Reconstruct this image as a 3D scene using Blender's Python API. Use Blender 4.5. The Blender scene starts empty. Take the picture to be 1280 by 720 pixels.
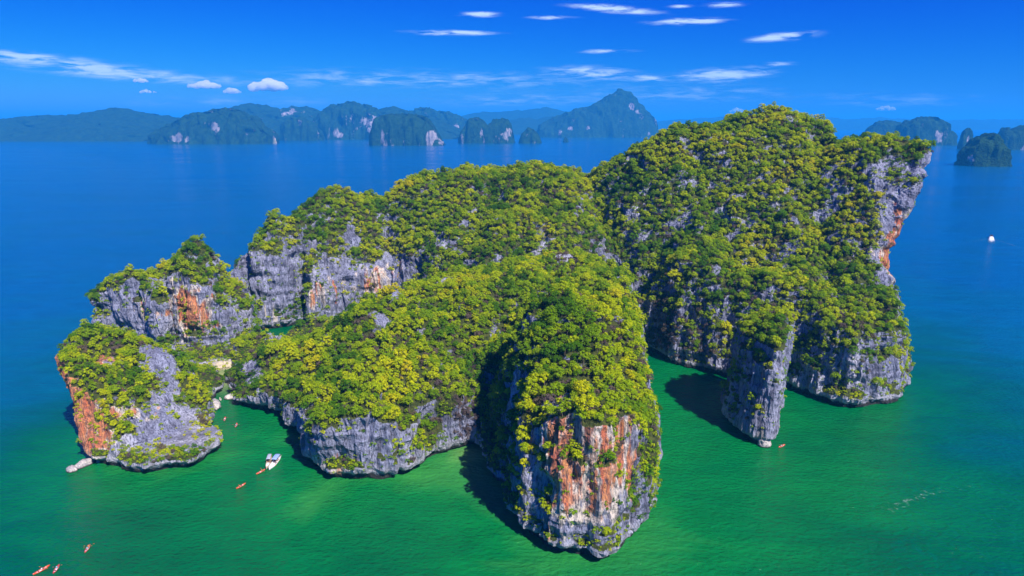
import bpy, bmesh, math, random
import numpy as np
import openvdb as vdb
from mathutils import Vector, Matrix
from mathutils.bvhtree import BVHTree

random.seed(7)
RNG = np.random.default_rng(11)
SC = bpy.context.scene
COL = SC.collection

# ------------------------------------------------------------------ camera
CAM_H = 120.0
FPX = 853.0                       # focal length in photo pixels (1280 wide)
PITCH = math.atan((360 - 154) / FPX)
cam_data = bpy.data.cameras.new('camera')
cam_data.sensor_width = 36.0
cam_data.lens = 36.0 * FPX / 1280.0
cam_data.clip_start = 1.0
cam_data.clip_end = 120000.0
cam = bpy.data.objects.new('camera', cam_data)
COL.objects.link(cam)
cam.location = (0, 0, CAM_H)
cam.rotation_euler = (math.pi / 2 - PITCH, 0, 0)
SC.camera = cam

# ------------------------------------------------------------------ sky, sun, exposure
SUN_EL = math.radians(47)
SUN_AZ = math.radians(36)         # behind the camera, to its right
SUN_VEC = Vector((math.sin(SUN_AZ) * math.cos(SUN_EL), -math.cos(SUN_AZ) * math.cos(SUN_EL), math.sin(SUN_EL)))
world = bpy.data.worlds.new('World')
SC.world = world
world.use_nodes = True
world.cycles.sampling_method = 'MANUAL'
world.cycles.sample_map_resolution = 256
WN, WL = world.node_tree.nodes, world.node_tree.links
WN.clear()
SKY_STRENGTH = 0.09
sun_data = bpy.data.lights.new('sun', 'SUN')
sun_data.energy = 5.0
sun_data.angle = math.radians(0.53)
sun_data.color = (1.0, 0.95, 0.88)
sun = bpy.data.objects.new('sun', sun_data)
COL.objects.link(sun)
sun.location = (200, -300, 400)
sun.rotation_euler = (-SUN_VEC).to_track_quat('-Z', 'Y').to_euler()
SC.view_settings.view_transform = 'Standard'
SC.view_settings.look = 'None'
SC.view_settings.exposure = 0.68
SC.view_settings.gamma = 1.0
SC.view_settings.use_curve_mapping = False
SC.render.engine = 'CYCLES'
SC.cycles.use_denoising = True
SC.cycles.max_bounces = 10
SC.cycles.diffuse_bounces = 3
SC.cycles.glossy_bounces = 3
SC.cycles.transmission_bounces = 4
SC.cycles.transparent_max_bounces = 8
SC.cycles.volume_bounces = 8
SC.cycles.sample_clamp_indirect = 4.0


def build_sky():
    out = WN.new('ShaderNodeOutputWorld')
    bg = WN.new('ShaderNodeBackground')
    bg.inputs['Strength'].default_value = SKY_STRENGTH
    sky = WN.new('ShaderNodeTexSky')
    sky.sky_type = 'NISHITA'
    sky.sun_disc = False
    sky.sun_elevation = SUN_EL
    sky.sun_rotation = math.pi - SUN_AZ
    sky.altitude = 100
    sky.air_density = 1.0
    sky.dust_density = 0.3
    sky.ozone_density = 4.0
    # the photograph's strongly graded blue: each channel of the sky raised to its own power
    sp = WN.new('ShaderNodeSeparateColor'); WL.new(sky.outputs['Color'], sp.inputs[0])
    cb = WN.new('ShaderNodeCombineColor')
    for ch, gain, power in ((0, 0.42, 4.6), (1, 0.47, 2.3), (2, 0.72, 0.65)):
        a = WN.new('ShaderNodeMath'); a.operation = 'MULTIPLY'; a.inputs[1].default_value = 0.1
        p = WN.new('ShaderNodeMath'); p.operation = 'POWER'; p.inputs[1].default_value = power
        c = WN.new('ShaderNodeMath'); c.operation = 'MULTIPLY'; c.inputs[1].default_value = gain * 10
        WL.new(sp.outputs[ch], a.inputs[0]); WL.new(a.outputs[0], p.inputs[0]); WL.new(p.outputs[0], c.inputs[0]); WL.new(c.outputs[0], cb.inputs[ch])
    # thin high cirrus: streaks of noise in the direction of view (elevation, azimuth), gathered in a few banks
    tc = WN.new('ShaderNodeTexCoord')
    sep = WN.new('ShaderNodeSeparateXYZ')
    WL.new(tc.outputs['Generated'], sep.inputs[0])

    def m(op, a, b=None, c=None):
        n = WN.new('ShaderNodeMath'); n.operation = op
        for i, v in enumerate((a, b, c)):
            if v is None:
                continue
            if isinstance(v, (int, float)):
                n.inputs[i].default_value = v
            else:
                WL.new(v, n.inputs[i])
        return n.outputs[0]
    az = m('ARCTAN2', sep.outputs['X'], sep.outputs['Y'])
    el = m('ARCSINE', sep.outputs['Z'])
    comb = WN.new('ShaderNodeCombineXYZ')
    WL.new(m('MULTIPLY', az, 1.0), comb.inputs[0])
    WL.new(m('MULTIPLY', el, 7.0), comb.inputs[1])
    nz = WN.new('ShaderNodeTexNoise')
    nz.inputs['Scale'].default_value = 22.0
    nz.inputs['Detail'].default_value = 5.0
    nz.inputs['Roughness'].default_value = 0.6
    nz.inputs['Distortion'].default_value = 0.4
    WL.new(comb.outputs[0], nz.inputs['Vector'])
    total = None
    # (azimuth deg, elevation deg, half width, half height, tilt, strength)
    for a0, e0, wa, we, tilt, st in CIRRUS:
        da = m('SUBTRACT', az, math.radians(a0))
        de = m('SUBTRACT', m('SUBTRACT', el, math.radians(e0)), m('MULTIPLY', da, tilt))
        r = m('ADD', m('POWER', m('DIVIDE', da, math.radians(wa)), 2.0), m('POWER', m('DIVIDE', de, math.radians(we)), 2.0))
        f = m('MULTIPLY', m('EXPONENT', m('MULTIPLY', r, -1.3)), st)
        total = f if total is None else m('ADD', total, f)
    n2 = m('SUBTRACT', nz.outputs['Fac'], 0.5)
    msk = m('MULTIPLY', total, m('ADD', 1.0, m('MULTIPLY', n2, 5.5)))
    mr = WN.new('ShaderNodeMapRange'); mr.interpolation_type = 'SMOOTHSTEP'
    mr.inputs['From Min'].default_value = 0.06
    mr.inputs['From Max'].default_value = 1.15
    mr.inputs['To Max'].default_value = 0.9
    WL.new(msk, mr.inputs['Value'])
    mix = WN.new('ShaderNodeMix'); mix.data_type = 'RGBA'
    WL.new(mr.outputs[0], mix.inputs[0])
    WL.new(cb.outputs[0], mix.inputs[6])
    mix.inputs[7].default_value = (5.2, 6.6, 8.2, 1)
    WL.new(mix.outputs[2], bg.inputs['Color'])
    WL.new(bg.outputs[0], out.inputs['Surface'])


def ray(px, py):
    cx, cy = (px - 640) / FPX, (360 - py) / FPX
    c, s = math.cos(PITCH), math.sin(PITCH)
    return np.array([cx, c + cy * s, -s + cy * c])


def azel(px, py):
    d = ray(px, py); d /= np.linalg.norm(d)
    return math.degrees(math.atan2(d[0], d[1])), math.degrees(math.asin(d[2]))


def G(px, py, z=0.0):
    """point at height z seen in the direction of a photo pixel"""
    d = ray(px, py)
    t = (z - CAM_H) / d[2]
    return d[0] * t, d[1] * t


def AT(px, py, Y):
    """point at distance Y along the view axis"""
    d = ray(px, py)
    t = Y / d[1]
    return np.array([d[0] * t, Y, CAM_H + d[2] * t])


CIRRUS = []
for px, py, hw, hh, tilt, st in (
        (95, 83, 120, 9, -0.10, 0.62), (40, 72, 60, 6, -0.10, 0.4), (205, 96, 110, 6, -0.03, 0.35),
        (565, 41, 52, 3.2, 0.0, 0.9), (600, 18, 24, 3.2, 0.0, 0.9),
        (765, 11, 52, 4.5, -0.10, 1.0), (860, 27, 44, 4.0, 0.0, 1.0), (980, 46, 36, 4.5, 0.05, 1.0),
        (740, 90, 46, 7, -0.05, 0.8), (905, 93, 52, 8, 0.03, 0.85), (810, 98, 30, 4, 0, .6), (760, 64, 36, 2.6, 0, 0.7),
        (690, 22, 30, 2.6, 0, 0.6), (970, 80, 22, 2.4, 0, .7), (905, 6, 26, 3, 0, .7), (620, 100, 150, 12, 0, 0.34), (430, 98, 120, 13, 0, 0.34), (860, 118, 150, 12, 0, .32), (300, 128, 160, 9, 0, .3), (640, 126, 120, 9, 0, .36),
        (1130, 126, 90, 10, 0, .3), (850, 8, 14, 2, 0, .7)):
    a0, e0 = azel(px, py)
    k = math.degrees(1 / FPX)
    CIRRUS.append((a0, e0, hw * k, hh * k, tilt, st))
build_sky()

# ------------------------------------------------------------------ numeric helpers
_perm = RNG.permutation(4096)
_grad = RNG.normal(size=(4096, 3)); _grad /= np.linalg.norm(_grad, axis=1)[:, None]


def perlin(p):
    """gradient noise at an (n,3) array, about -0.7..0.7"""
    i = np.floor(p).astype(np.int64)
    f = p - i
    u = f * f * f * (f * (f * 6 - 15) + 10)
    res = np.zeros(len(p))
    for dx in (0, 1):
        wx = u[:, 0] if dx else 1 - u[:, 0]
        for dy in (0, 1):
            wy = u[:, 1] if dy else 1 - u[:, 1]
            for dz in (0, 1):
                wz = u[:, 2] if dz else 1 - u[:, 2]
                h = _perm[(_perm[(_perm[(i[:, 0] + dx) & 4095] + i[:, 1] + dy) & 4095] + i[:, 2] + dz) & 4095]
                g = _grad[h]
                res += wx * wy * wz * (g[:, 0] * (f[:, 0] - dx) + g[:, 1] * (f[:, 1] - dy) + g[:, 2] * (f[:, 2] - dz))
    return res


def fbm(p, octaves=4, gain=0.5, ridged=False):
    a, s, t = 1.0, 0.0, 0.0
    for o in range(octaves):
        n = perlin(p * (2.03 ** o) + o * 17.3)
        s = s + a * ((0.5 - 2 * np.abs(n)) if ridged else n)
        a *= gain
    return s


def smooth01(x):
    x = np.clip(x, 0, 1)
    return x * x * (3 - 2 * x)


def poly_sdf(X, Y, poly):
    """signed distance, positive inside"""
    P = np.asarray(poly, float)
    Q = np.roll(P, -1, axis=0)
    d2 = np.full(X.shape, 1e18)
    inside = np.zeros(X.shape, bool)
    for (ax, ay), (bx, by) in zip(P, Q):
        ex, ey = bx - ax, by - ay
        L = ex * ex + ey * ey + 1e-9
        t = np.clip(((X - ax) * ex + (Y - ay) * ey) / L, 0, 1)
        d2 = np.minimum(d2, (X - ax - t * ex) ** 2 + (Y - ay - t * ey) ** 2)
        c = (ay > Y) != (by > Y)
        with np.errstate(divide='ignore', invalid='ignore'):
            xi = ax + (Y - ay) * ex / (ey if ey != 0 else 1e-9)
        inside ^= c & (X < xi)
    return np.where(inside, 1, -1) * np.sqrt(d2)


def tps(points, X, Y, smooth=2.0):
    """thin plate surface through (x,y,z) points"""
    P = np.asarray(points, float)
    n = len(P)
    S = 100.0
    xy = P[:, :2] / S
    r = np.linalg.norm(xy[:, None] - xy[None], axis=2)
    K = np.where(r > 0, r * r * np.log(r + 1e-12), 0) + np.eye(n) * smooth * 1e-3
    A = np.zeros((n + 3, n + 3))
    A[:n, :n] = K; A[:n, n] = 1; A[:n, n + 1:] = xy
    A[n, :n] = 1; A[n + 1:, :n] = xy.T
    w = np.linalg.solve(A, np.r_[P[:, 2], 0, 0, 0])
    out = w[n] + w[n + 1] * X / S + w[n + 2] * Y / S
    for k in range(n):
        q = ((X / S - xy[k, 0]) ** 2 + (Y / S - xy[k, 1]) ** 2)
        out = out + w[k] * 0.5 * q * np.log(q + 1e-12)
    return out


def bilin(A, fx, fy):
    fx = np.clip(fx, 0, A.shape[0] - 1.001); fy = np.clip(fy, 0, A.shape[1] - 1.001)
    i = fx.astype(np.int32); j = fy.astype(np.int32)
    u = fx - i; v = fy - j
    return (A[i, j] * (1 - u) * (1 - v) + A[i + 1, j] * u * (1 - v) + A[i, j + 1] * (1 - u) * v + A[i + 1, j + 1] * u * v)


def rock_field(poly, heights, bounds, vox, zmax, lean=None, inset=0.05, notch=2.6, cuts=(), hnoise=1.0, zmin=-4.0, round_k=3.0, hfun=None, hmin=5.0):
    """a rock mass: sheer sides along the waterline polygon, cut by a top surface through the height points -> verts, quads"""
    x0, x1, y0, y1 = bounds
    xs = np.arange(x0, x1 + vox, vox); ys = np.arange(y0, y1 + vox, vox); zs = np.arange(zmin - 2 * vox, zmax + 2 * vox, vox)
    X, Y = np.meshgrid(xs, ys, indexing='ij')
    d = poly_sdf(X, Y, poly)
    for c in cuts:
        d = np.minimum(d, -poly_sdf(X, Y, c))
    pn = np.stack([X.ravel(), Y.ravel(), np.full(X.size, 3.3)], 1)
    d = d + (fbm(pn / 18.0, 3) * 4.0).reshape(X.shape)
    H = tps(heights, X, Y)
    H = H + hnoise * ((fbm(pn / 34.0, 3, ridged=True) * 5.5 + fbm(pn / 9.0 + 9, 2) * 2.8).reshape(X.shape))
    H = np.maximum(H, hmin)
    if hfun is not None:
        H = hfun(X, Y, H)
    gx, gy = np.gradient(H, vox)
    inv = 1 / np.sqrt(1 + gx * gx + gy * gy)
    IN = inset(X, Y) if callable(inset) else inset
    ci = (X - xs[0]) / vox; cj = (Y - ys[0]) / vox
    F = np.empty((len(xs), len(ys), len(zs)), np.float32)
    for k, z in enumerate(zs):
        zz = max(z, 0)
        if lean is None:
            dd = d
        else:
            LX, LY = lean(X, Y, zz)
            dd = bilin(d, ci - LX / vox, cj - LY / vox)
        nt = notch * max(0.0, 1 - max(z, 0) / 3.4) ** 0.7 if z < 3.4 else 0.0
        a = dd - IN * zz - nt
        b = (H - z) * inv
        h = np.clip(0.5 + 0.5 * (b - a) / round_k, 0, 1)
        f = b * (1 - h) + a * h - round_k * h * (1 - h)
        f = np.minimum(f, z - zmin)
        F[:, :, k] = -np.clip(f, -4, 4)
    g = vdb.FloatGrid(4.0)
    g.copyFromArray(F)
    g.transform = vdb.createLinearTransform(voxelSize=vox)
    pts, quads = g.convertToQuads(0.0)
    pts = np.asarray(pts, float) + np.array([xs[0], ys[0], zs[0]])
    quads = np.asarray(quads, np.int64)
    # outward winding
    a, b, c = pts[quads[:, 0]], pts[quads[:, 1]], pts[quads[:, 2]]
    n = np.cross(b - a, c - a)
    vol = np.einsum('ij,ij->i', a, n).sum()
    if vol < 0:
        quads = quads[:, ::-1]
    return pts, quads


def vnormals(P, Q):
    n = np.cross(P[Q[:, 2]] - P[Q[:, 0]], P[Q[:, 3]] - P[Q[:, 1]])
    N = np.zeros_like(P)
    for k in range(4):
        np.add.at(N, Q[:, k], n)
    return N / (np.linalg.norm(N, axis=1)[:, None] + 1e-9)


def roughen(P, Q, amp=1.0):
    """karst relief: fluted, jointed and pitted, carried by the vertices"""
    N = vnormals(P, Q)
    steep = np.clip(1.15 - np.abs(N[:, 2]), 0, 1)
    flut = P * np.array([1, 1, 0.17])
    d = fbm(flut / 16.0, 2) * 5.5 * steep
    d += fbm(P / np.array([9.0, 9.0, 26.0]) + 31, 2, ridged=True) * 2.6 * steep
    d += fbm(flut / 3.8 + 71, 3, gain=0.6, ridged=True) * 1.7 * steep
    # hollows, level breaks and small ledges
    d -= np.clip(perlin(P / np.array([13, 13, 9.0]) + 55) - 0.12, 0, 1) * 9.0 * steep
    d += np.abs(perlin(P / np.array([22, 22, 4.5]) + 5)) * -2.4 * steep
    d += fbm(P / 2.4 + 7, 2) * 0.42
    keep = smooth01((P[:, 2] + 1.0) / 2.5)
    P2 = P + N * (d * keep * amp)[:, None]
    # sharp upward karst points on bare tops
    P2[:, 2] += np.clip(fbm(P / 3.3 + 40, 2, ridged=True), 0, 1) * 0.9 * np.clip(N[:, 2], 0, 1) * keep * amp
    return P2


def new_mesh(name, V, F, mat=None, smooth=True):
    me = bpy.data.meshes.new(name)
    V = np.asarray(V, np.float32); F = np.asarray(F, np.int32)
    k = F.shape[1]
    me.vertices.add(len(V)); me.vertices.foreach_set('co', V.ravel())
    me.loops.add(F.size); me.loops.foreach_set('vertex_index', F.ravel())
    me.polygons.add(len(F))
    me.polygons.foreach_set('loop_start', np.arange(0, F.size, k, dtype=np.int32))
    me.polygons.foreach_set('loop_total', np.full(len(F), k, np.int32))
    me.polygons.foreach_set('use_smooth', np.full(len(F), smooth, bool))
    me.update(calc_edges=True)
    if mat:
        me.materials.append(mat)
    return me


def add_attr(me, name, vals):
    a = me.attributes.new(name, 'FLOAT', 'POINT')
    a.data.foreach_set('value', np.asarray(vals, np.float32))


def link(name, data, parent=None):
    o = bpy.data.objects.new(name, data)
    COL.objects.link(o)
    if parent is not None:
        o.parent = parent
    return o


def tag(o, label=None, category=None, group=None, kind=None):
    if label: o['label'] = label
    if category: o['category'] = category
    if group: o['group'] = group
    if kind: o['kind'] = kind
    return o


def nodes(name):
    mt = bpy.data.materials.new(name); mt.use_nodes = True
    nt = mt.node_tree; nt.nodes.clear()
    out = nt.nodes.new('ShaderNodeOutputMaterial')
    return mt, nt, out


class NB:
    """small node-building helper"""
    def __init__(self, nt):
        self.nt = nt; self.N = nt.nodes; self.L = nt.links

    def put(self, sock, v):
        if isinstance(v, (int, float)):
            sock.default_value = v
        elif isinstance(v, tuple):
            sock.default_value = v if len(v) == len(sock.default_value) else tuple(v) + (1,)
        else:
            self.L.new(v, sock)

    def math(self, op, a, b=None, clamp=False):
        n = self.N.new('ShaderNodeMath'); n.operation = op; n.use_clamp = clamp
        self.put(n.inputs[0], a)
        if b is not None: self.put(n.inputs[1], b)
        return n.outputs[0]

    def mix(self, f, a, b, mode='MIX'):
        n = self.N.new('ShaderNodeMix'); n.data_type = 'RGBA'; n.blend_type = mode
        self.put(n.inputs[0], f); self.put(n.inputs[6], a); self.put(n.inputs[7], b)
        return n.outputs[2]

    def attr(self, name):
        n = self.N.new('ShaderNodeAttribute'); n.attribute_name = name
        return n.outputs['Fac']

    def pos(self, scale=(1, 1, 1)):
        g = self.N.new('ShaderNodeNewGeometry')
        m = self.N.new('ShaderNodeVectorMath'); m.operation = 'MULTIPLY'
        self.L.new(g.outputs['Position'], m.inputs[0]); m.inputs[1].default_value = scale
        return m.outputs[0]

    def noise(self, vec, scale, detail=4, rough=0.55, dist=0.0):
        n = self.N.new('ShaderNodeTexNoise')
        self.L.new(vec, n.inputs['Vector'])
        n.inputs['Scale'].default_value = scale; n.inputs['Detail'].default_value = detail
        n.inputs['Roughness'].default_value = rough; n.inputs['Distortion'].default_value = dist
        return n.outputs['Fac']

    def range(self, v, a, b, c=0.0, d=1.0, smooth=False):
        n = self.N.new('ShaderNodeMapRange')
        if smooth: n.interpolation_type = 'SMOOTHSTEP'
        self.put(n.inputs['Value'], v)
        for k, x in zip(('From Min', 'From Max', 'To Min', 'To Max'), (a, b, c, d)):
            n.inputs[k].default_value = x
        return n.outputs[0]

    def bump(self, h, strength, dist, normal=None):
        n = self.N.new('ShaderNodeBump')
        n.inputs['Strength'].default_value = strength; n.inputs['Distance'].default_value = dist
        self.L.new(h, n.inputs['Height'])
        if normal is not None: self.L.new(normal, n.inputs['Normal'])
        return n.outputs[0]

    def principled(self, out, color, rough=0.8, normal=None, spec=0.3, **kw):
        b = self.N.new('ShaderNodeBsdfPrincipled')
        self.put(b.inputs['Base Color'], color); self.put(b.inputs['Roughness'], rough)
        self.put(b.inputs['Specular IOR Level'], spec)
        if normal is not None: self.L.new(normal, b.inputs['Normal'])
        for k, v in kw.items():
            self.put(b.inputs[k.replace('_', ' ')], v)
        self.L.new(b.outputs[0], out.inputs['Surface'])
        return b


# ------------------------------------------------------------------ materials of the setting
def rock_material():
    mt, nt, out = nodes('limestone'); b = NB(nt)
    p = b.pos(); ps = b.pos((1, 1, 0.22))
    big = b.noise(ps, 0.07, 4)
    mid = b.noise(ps, 0.45, 5, 0.6)
    fine = b.noise(b.pos((1, 1, 0.28)), 1.7, 6, 0.65)
    col = b.mix(b.range(mid, 0.3, 0.7), (0.17, 0.18, 0.265), (0.37, 0.38, 0.52))
    col = b.mix(b.range(big, 0.50, 0.70), col, (0.50, 0.49, 0.58))
    col = b.mix(b.range(b.noise(p, 0.11, 4, 0.6), 0.50, 0.68), col, (0.14, 0.14, 0.20))
    # iron stained and freshly broken faces
    st = b.attr('stain')
    na = b.noise(b.pos((1, 1, 0.14)), 0.22, 5, 0.6, 0.7)
    nb = b.noise(b.pos((1, 1, 0.10)), 0.20, 4, 0.6, 0.9)
    pale = b.range(b.math('ADD', b.math('MULTIPLY', st, 0.8), b.math('MULTIPLY', b.math('SUBTRACT', na, 0.5), 2.4)), 0.36, 0.62, smooth=True)
    col = b.mix(b.math('MULTIPLY', pale, b.range(st, 0.05, 0.3)), col, (0.64, 0.55, 0.47))
    orange = b.range(b.math('ADD', b.math('MULTIPLY', st, 0.75), b.math('MULTIPLY', b.math('SUBTRACT', nb, 0.5), 2.6)), 0.52, 0.85, smooth=True)
    oc = b.mix(b.range(b.noise(ps, 0.6, 4), 0.35, 0.65), (0.50, 0.10, 0.03), (0.66, 0.27, 0.085))
    col = b.mix(b.math('MULTIPLY', orange, b.range(st, 0.15, 0.45, 0, 0.92)), col, oc)
    # dark water streaks
    dark = b.range(b.noise(b.pos((1, 1, 0.06)), 0.42, 4, 0.6), 0.54, 0.66, smooth=True)
    col = b.mix(b.math('MULTIPLY', dark, 0.62), col, (0.05, 0.05, 0.08))
    # cracks and pits
    col = b.mix(b.range(fine, 0.36, 0.54, 0.10, 1.0), (0.045, 0.045, 0.07), col)
    # tide band: wet notch with its undercut shade painted black, pale bleached line above
    sep = nt.nodes.new('ShaderNodeSeparateXYZ'); nt.links.new(p, sep.inputs[0])
    zz = b.math('ADD', sep.outputs['Z'], b.math('MULTIPLY', b.math('SUBTRACT', mid, 0.5), 3.0))
    band = b.math('MULTIPLY', b.range(zz, 1.6, 2.4), b.range(zz, 6.5, 3.0))
    col = b.mix(b.math('MULTIPLY', band, 0.3), col, (0.62, 0.58, 0.55))
    col = b.mix(b.range(zz, 2.7, 1.6), col, (0.035, 0.033, 0.03))
    # soil, litter and low scrub where plants have a footing
    vg = b.math('ADD', b.attr('veg'), b.math('MULTIPLY', b.math('SUBTRACT', b.noise(p, 0.35, 5, 0.65), 0.5), 1.0))
    scrub = b.mix(b.range(b.noise(p, 0.8, 4), 0.35, 0.65), (0.030, 0.045, 0.010), (0.085, 0.095, 0.018))
    col = b.mix(b.range(vg, 0.45, 0.68, smooth=True), col, scrub)
    col = b.mix(b.attr('sand'), col, (0.62, 0.52, 0.36))
    h = b.math('ADD', b.math('MULTIPLY', mid, 1.2), b.math('MULTIPLY', fine, 0.8))
    nrm = b.bump(h, 1.0, 1.3)
    b.principled(out, col, 0.85, nrm, 0.2)
    return mt


def leaf_material(name, stops, transl=0.35, rough=0.55):
    mt, nt, out = nodes(name); b = NB(nt)
    oi = nt.nodes.new('ShaderNodeObjectInfo')
    ramp = nt.nodes.new('ShaderNodeValToRGB')
    e = ramp.color_ramp.elements
    e[0].position, e[0].color = stops[0][0], stops[0][1] + (1,)
    e[1].position, e[1].color = stops[-1][0], stops[-1][1] + (1,)
    for ps, c in stops[1:-1]:
        x = e.new(ps); x.color = c + (1,)
    pn = b.noise(oi.outputs['Location'], 0.035, 3, 0.6)
    f = b.math('ADD', b.math('MULTIPLY', oi.outputs['Random'], 0.46), b.math('MULTIPLY', b.math('SUBTRACT', pn, 0.35), 1.75), clamp=True)
    nt.links.new(f, ramp.inputs['Fac'])
    leafn = b.noise(b.pos(), 1.3, 3)
    col = b.mix(b.range(leafn, 0.3, 0.7), (0.62, 0.66, 0.7), (1.25, 1.2, 1.1))
    col = b.mix(1.0, ramp.outputs['Color'], col, 'MULTIPLY')
    d = nt.nodes.new('ShaderNodeBsdfPrincipled')
    nt.links.new(col, d.inputs['Base Color']); d.inputs['Roughness'].default_value = rough
    d.inputs['Specular IOR Level'].default_value = 0.1
    t = nt.nodes.new('ShaderNodeBsdfTranslucent')
    nt.links.new(b.mix(1.0, col, (1.1, 1.25, 0.5), 'MULTIPLY'), t.inputs['Color'])
    ms = nt.nodes.new('ShaderNodeMixShader'); ms.inputs[0].default_value = transl
    nt.links.new(d.outputs[0], ms.inputs[1]); nt.links.new(t.outputs[0], ms.inputs[2])
    nt.links.new(ms.outputs[0], out.inputs['Surface'])
    return mt


def plain(name, color, rough=0.6, spec=0.3, var=0.25, scale=3.0):
    mt, nt, out = nodes(name); b = NB(nt)
    tc = nt.nodes.new('ShaderNodeTexCoord')
    n = b.noise(tc.outputs['Object'], scale, 4)
    c2 = tuple(x * (1 - var) for x in color)
    b.principled(out, b.mix(b.range(n, 0.3, 0.7), c2, color), rough, None, spec)
    return mt


def far_material():
    """forested limestone seen from kilometres away"""
    mt, nt, out = nodes('distant_karst'); b = NB(nt)
    g = nt.nodes.new('ShaderNodeNewGeometry')
    sep = nt.nodes.new('ShaderNodeSeparateXYZ'); nt.links.new(g.outputs['Normal'], sep.inputs[0])
    p = b.pos(); ps = b.pos((1, 1, 0.35))
    n1 = b.noise(ps, 0.012, 5, 0.6); n2 = b.noise(p, 0.05, 5, 0.65)
    steep = b.range(sep.outputs['Z'], 0.55, 0.05)
    rk = b.math('ADD', b.math('MULTIPLY', steep, 0.62), b.math('MULTIPLY', b.math('SUBTRACT', n1, 0.5), 2.2))
    rk = b.math('ADD', rk, b.math('MULTIPLY', b.math('SUBTRACT', n2, 0.5), 0.8))
    rk = b.math('ADD', rk, b.attr('bare'))
    veg = b.mix(b.range(n2, 0.35, 0.65), (0.005, 0.026, 0.009), (0.022, 0.065, 0.014))
    rock = b.mix(b.range(b.noise(ps, 0.06, 4), 0.35, 0.65), (0.10, 0.11, 0.15), (0.44, 0.38, 0.38))
    col = b.mix(b.range(rk, 0.74, 0.98, smooth=True), veg, rock)
    col = b.mix(b.attr('sand'), col, (0.66, 0.55, 0.40))
    nrm = b.bump(b.math('ADD', n2, b.noise(p, 0.16, 3)), 1.0, 9.0)
    b.principled(out, col, 0.9, nrm, 0.1)
    return mt


def water_material():
    mt, nt, out = nodes('sea_water'); b = NB(nt)
    sh = b.attr('shallow')
    p = b.pos()
    pn = b.math('MULTIPLY', b.math('SUBTRACT', b.noise(b.pos((0.8, 1.2, 1)), 0.013, 5, 0.6, 0.9), 0.5), 0.62)
    s = b.math('ADD', sh, pn)
    ramp = nt.nodes.new('ShaderNodeValToRGB')
    e = ramp.color_ramp.elements
    e[0].position, e[0].color = 0.0, (0.0, 0.082, 0.23, 1)
    e[1].position, e[1].color = 1.0, (0.03, 0.22, 0.04, 1)
    for ps, c in ((0.25, (0.0, 0.088, 0.175)), (0.45, (0.0, 0.078, 0.075)), (0.62, (0.0, 0.095, 0.030)), (0.85, (0.002, 0.150, 0.030))):
        x = e.new(ps); x.color = c + (1,)
    nt.links.new(s, ramp.inputs['Fac'])
    sand = b.attr('sandbed')
    col = b.mix(sand, ramp.outputs['Color'], (0.36, 0.40, 0.14))
    # broad wind lanes change how the surface scatters
    lane = b.noise(b.pos((0.35, 1.0, 1)), 0.006, 4, 0.6, 0.8)
    w1 = b.noise(b.pos((1.0, 1.6, 1)), 0.45, 4, 0.6)
    w2 = b.noise(b.pos((1.0, 1.3, 1)), 0.06, 3, 0.6)
    nrm = b.bump(b.math('ADD', b.math('MULTIPLY', w1, 0.8), b.math('MULTIPLY', w2, 1.0)), 0.9, 1.2)
    # light and dark of wave streaks painted into the body colour as mottling
    col = b.mix(b.range(b.noise(b.pos((0.7, 1.4, 1)), 0.07, 5, 0.65, 0.5), 0.3, 0.7), b.mix(1.0, col, (0.8, 0.84, 0.86), 'MULTIPLY'), b.mix(1.0, col, (1.2, 1.14, 1.12), 'MULTIPLY'))
    b.principled(out, col, b.range(lane, 0.35, 0.65, 0.10, 0.22), nrm, 0.42, IOR=1.33)
    return mt


M_ROCK = rock_material()
M_FAR = far_material()
M_WATER = water_material()
M_LEAF = leaf_material('tropical_leaves', [(0.0, (0.032, 0.11, 0.003)), (0.22, (0.10, 0.24, 0.002)), (0.45, (0.29, 0.42, 0.002)), (0.75, (0.54, 0.58, 0.002)), (1.0, (0.62, 0.54, 0.005))], 0.42)
M_DRY = leaf_material('dry_scrub', [(0.0, (0.075, 0.055, 0.055)), (0.5, (0.13, 0.095, 0.085)), (1.0, (0.16, 0.13, 0.05))], 0.15)
M_BARK = plain('bark', (0.16, 0.13, 0.10), 0.9, 0.1, 0.5, 1.5)

# ------------------------------------------------------------------ the main island
def px_list(pts):
    return [G(x, y) for x, y in pts]


COAST = px_list([(291, 496), (300, 506), (330, 518), (360, 527), (382, 540), (388, 565), (397, 592), (412, 604), (440, 602), (470, 600), (505, 592), (535, 578),
                 (575, 561), (598, 556), (612, 585), (628, 632), (650, 670), (690, 693), (745, 701), (785, 690), (812, 655), (818, 610), (814, 565), (806, 520), (799, 480),
                 (790, 447), (783, 435), (800, 437), (840, 456), (900, 471), (940, 478), (985, 487), (1020, 500), (1055, 511), (1090, 513), (1115, 504), (1128, 488), (1129, 470)])
COAST += [(188, 334), (190, 348), (196, 370), (200, 390), (206, 420), (196, 465), (165, 505), (110, 530), (40, 535), (-40, 530), (-105, 505), (-146, 462), (-168, 415), (-203, 390), (-222, 368), (-219, 348)]
COAST += px_list([(140, 437), (190, 446), (222, 452), (240, 460), (243, 490), (256, 509), (266, 505), (273, 492), (269, 477), (268, 466), (289, 463), (295, 478)])
LAGOON = px_list([(312, 428), (324, 415), (345, 411), (377, 407), (440, 403), (446, 412), (400, 422), (380, 426), (350, 434), (328, 439)])

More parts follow.
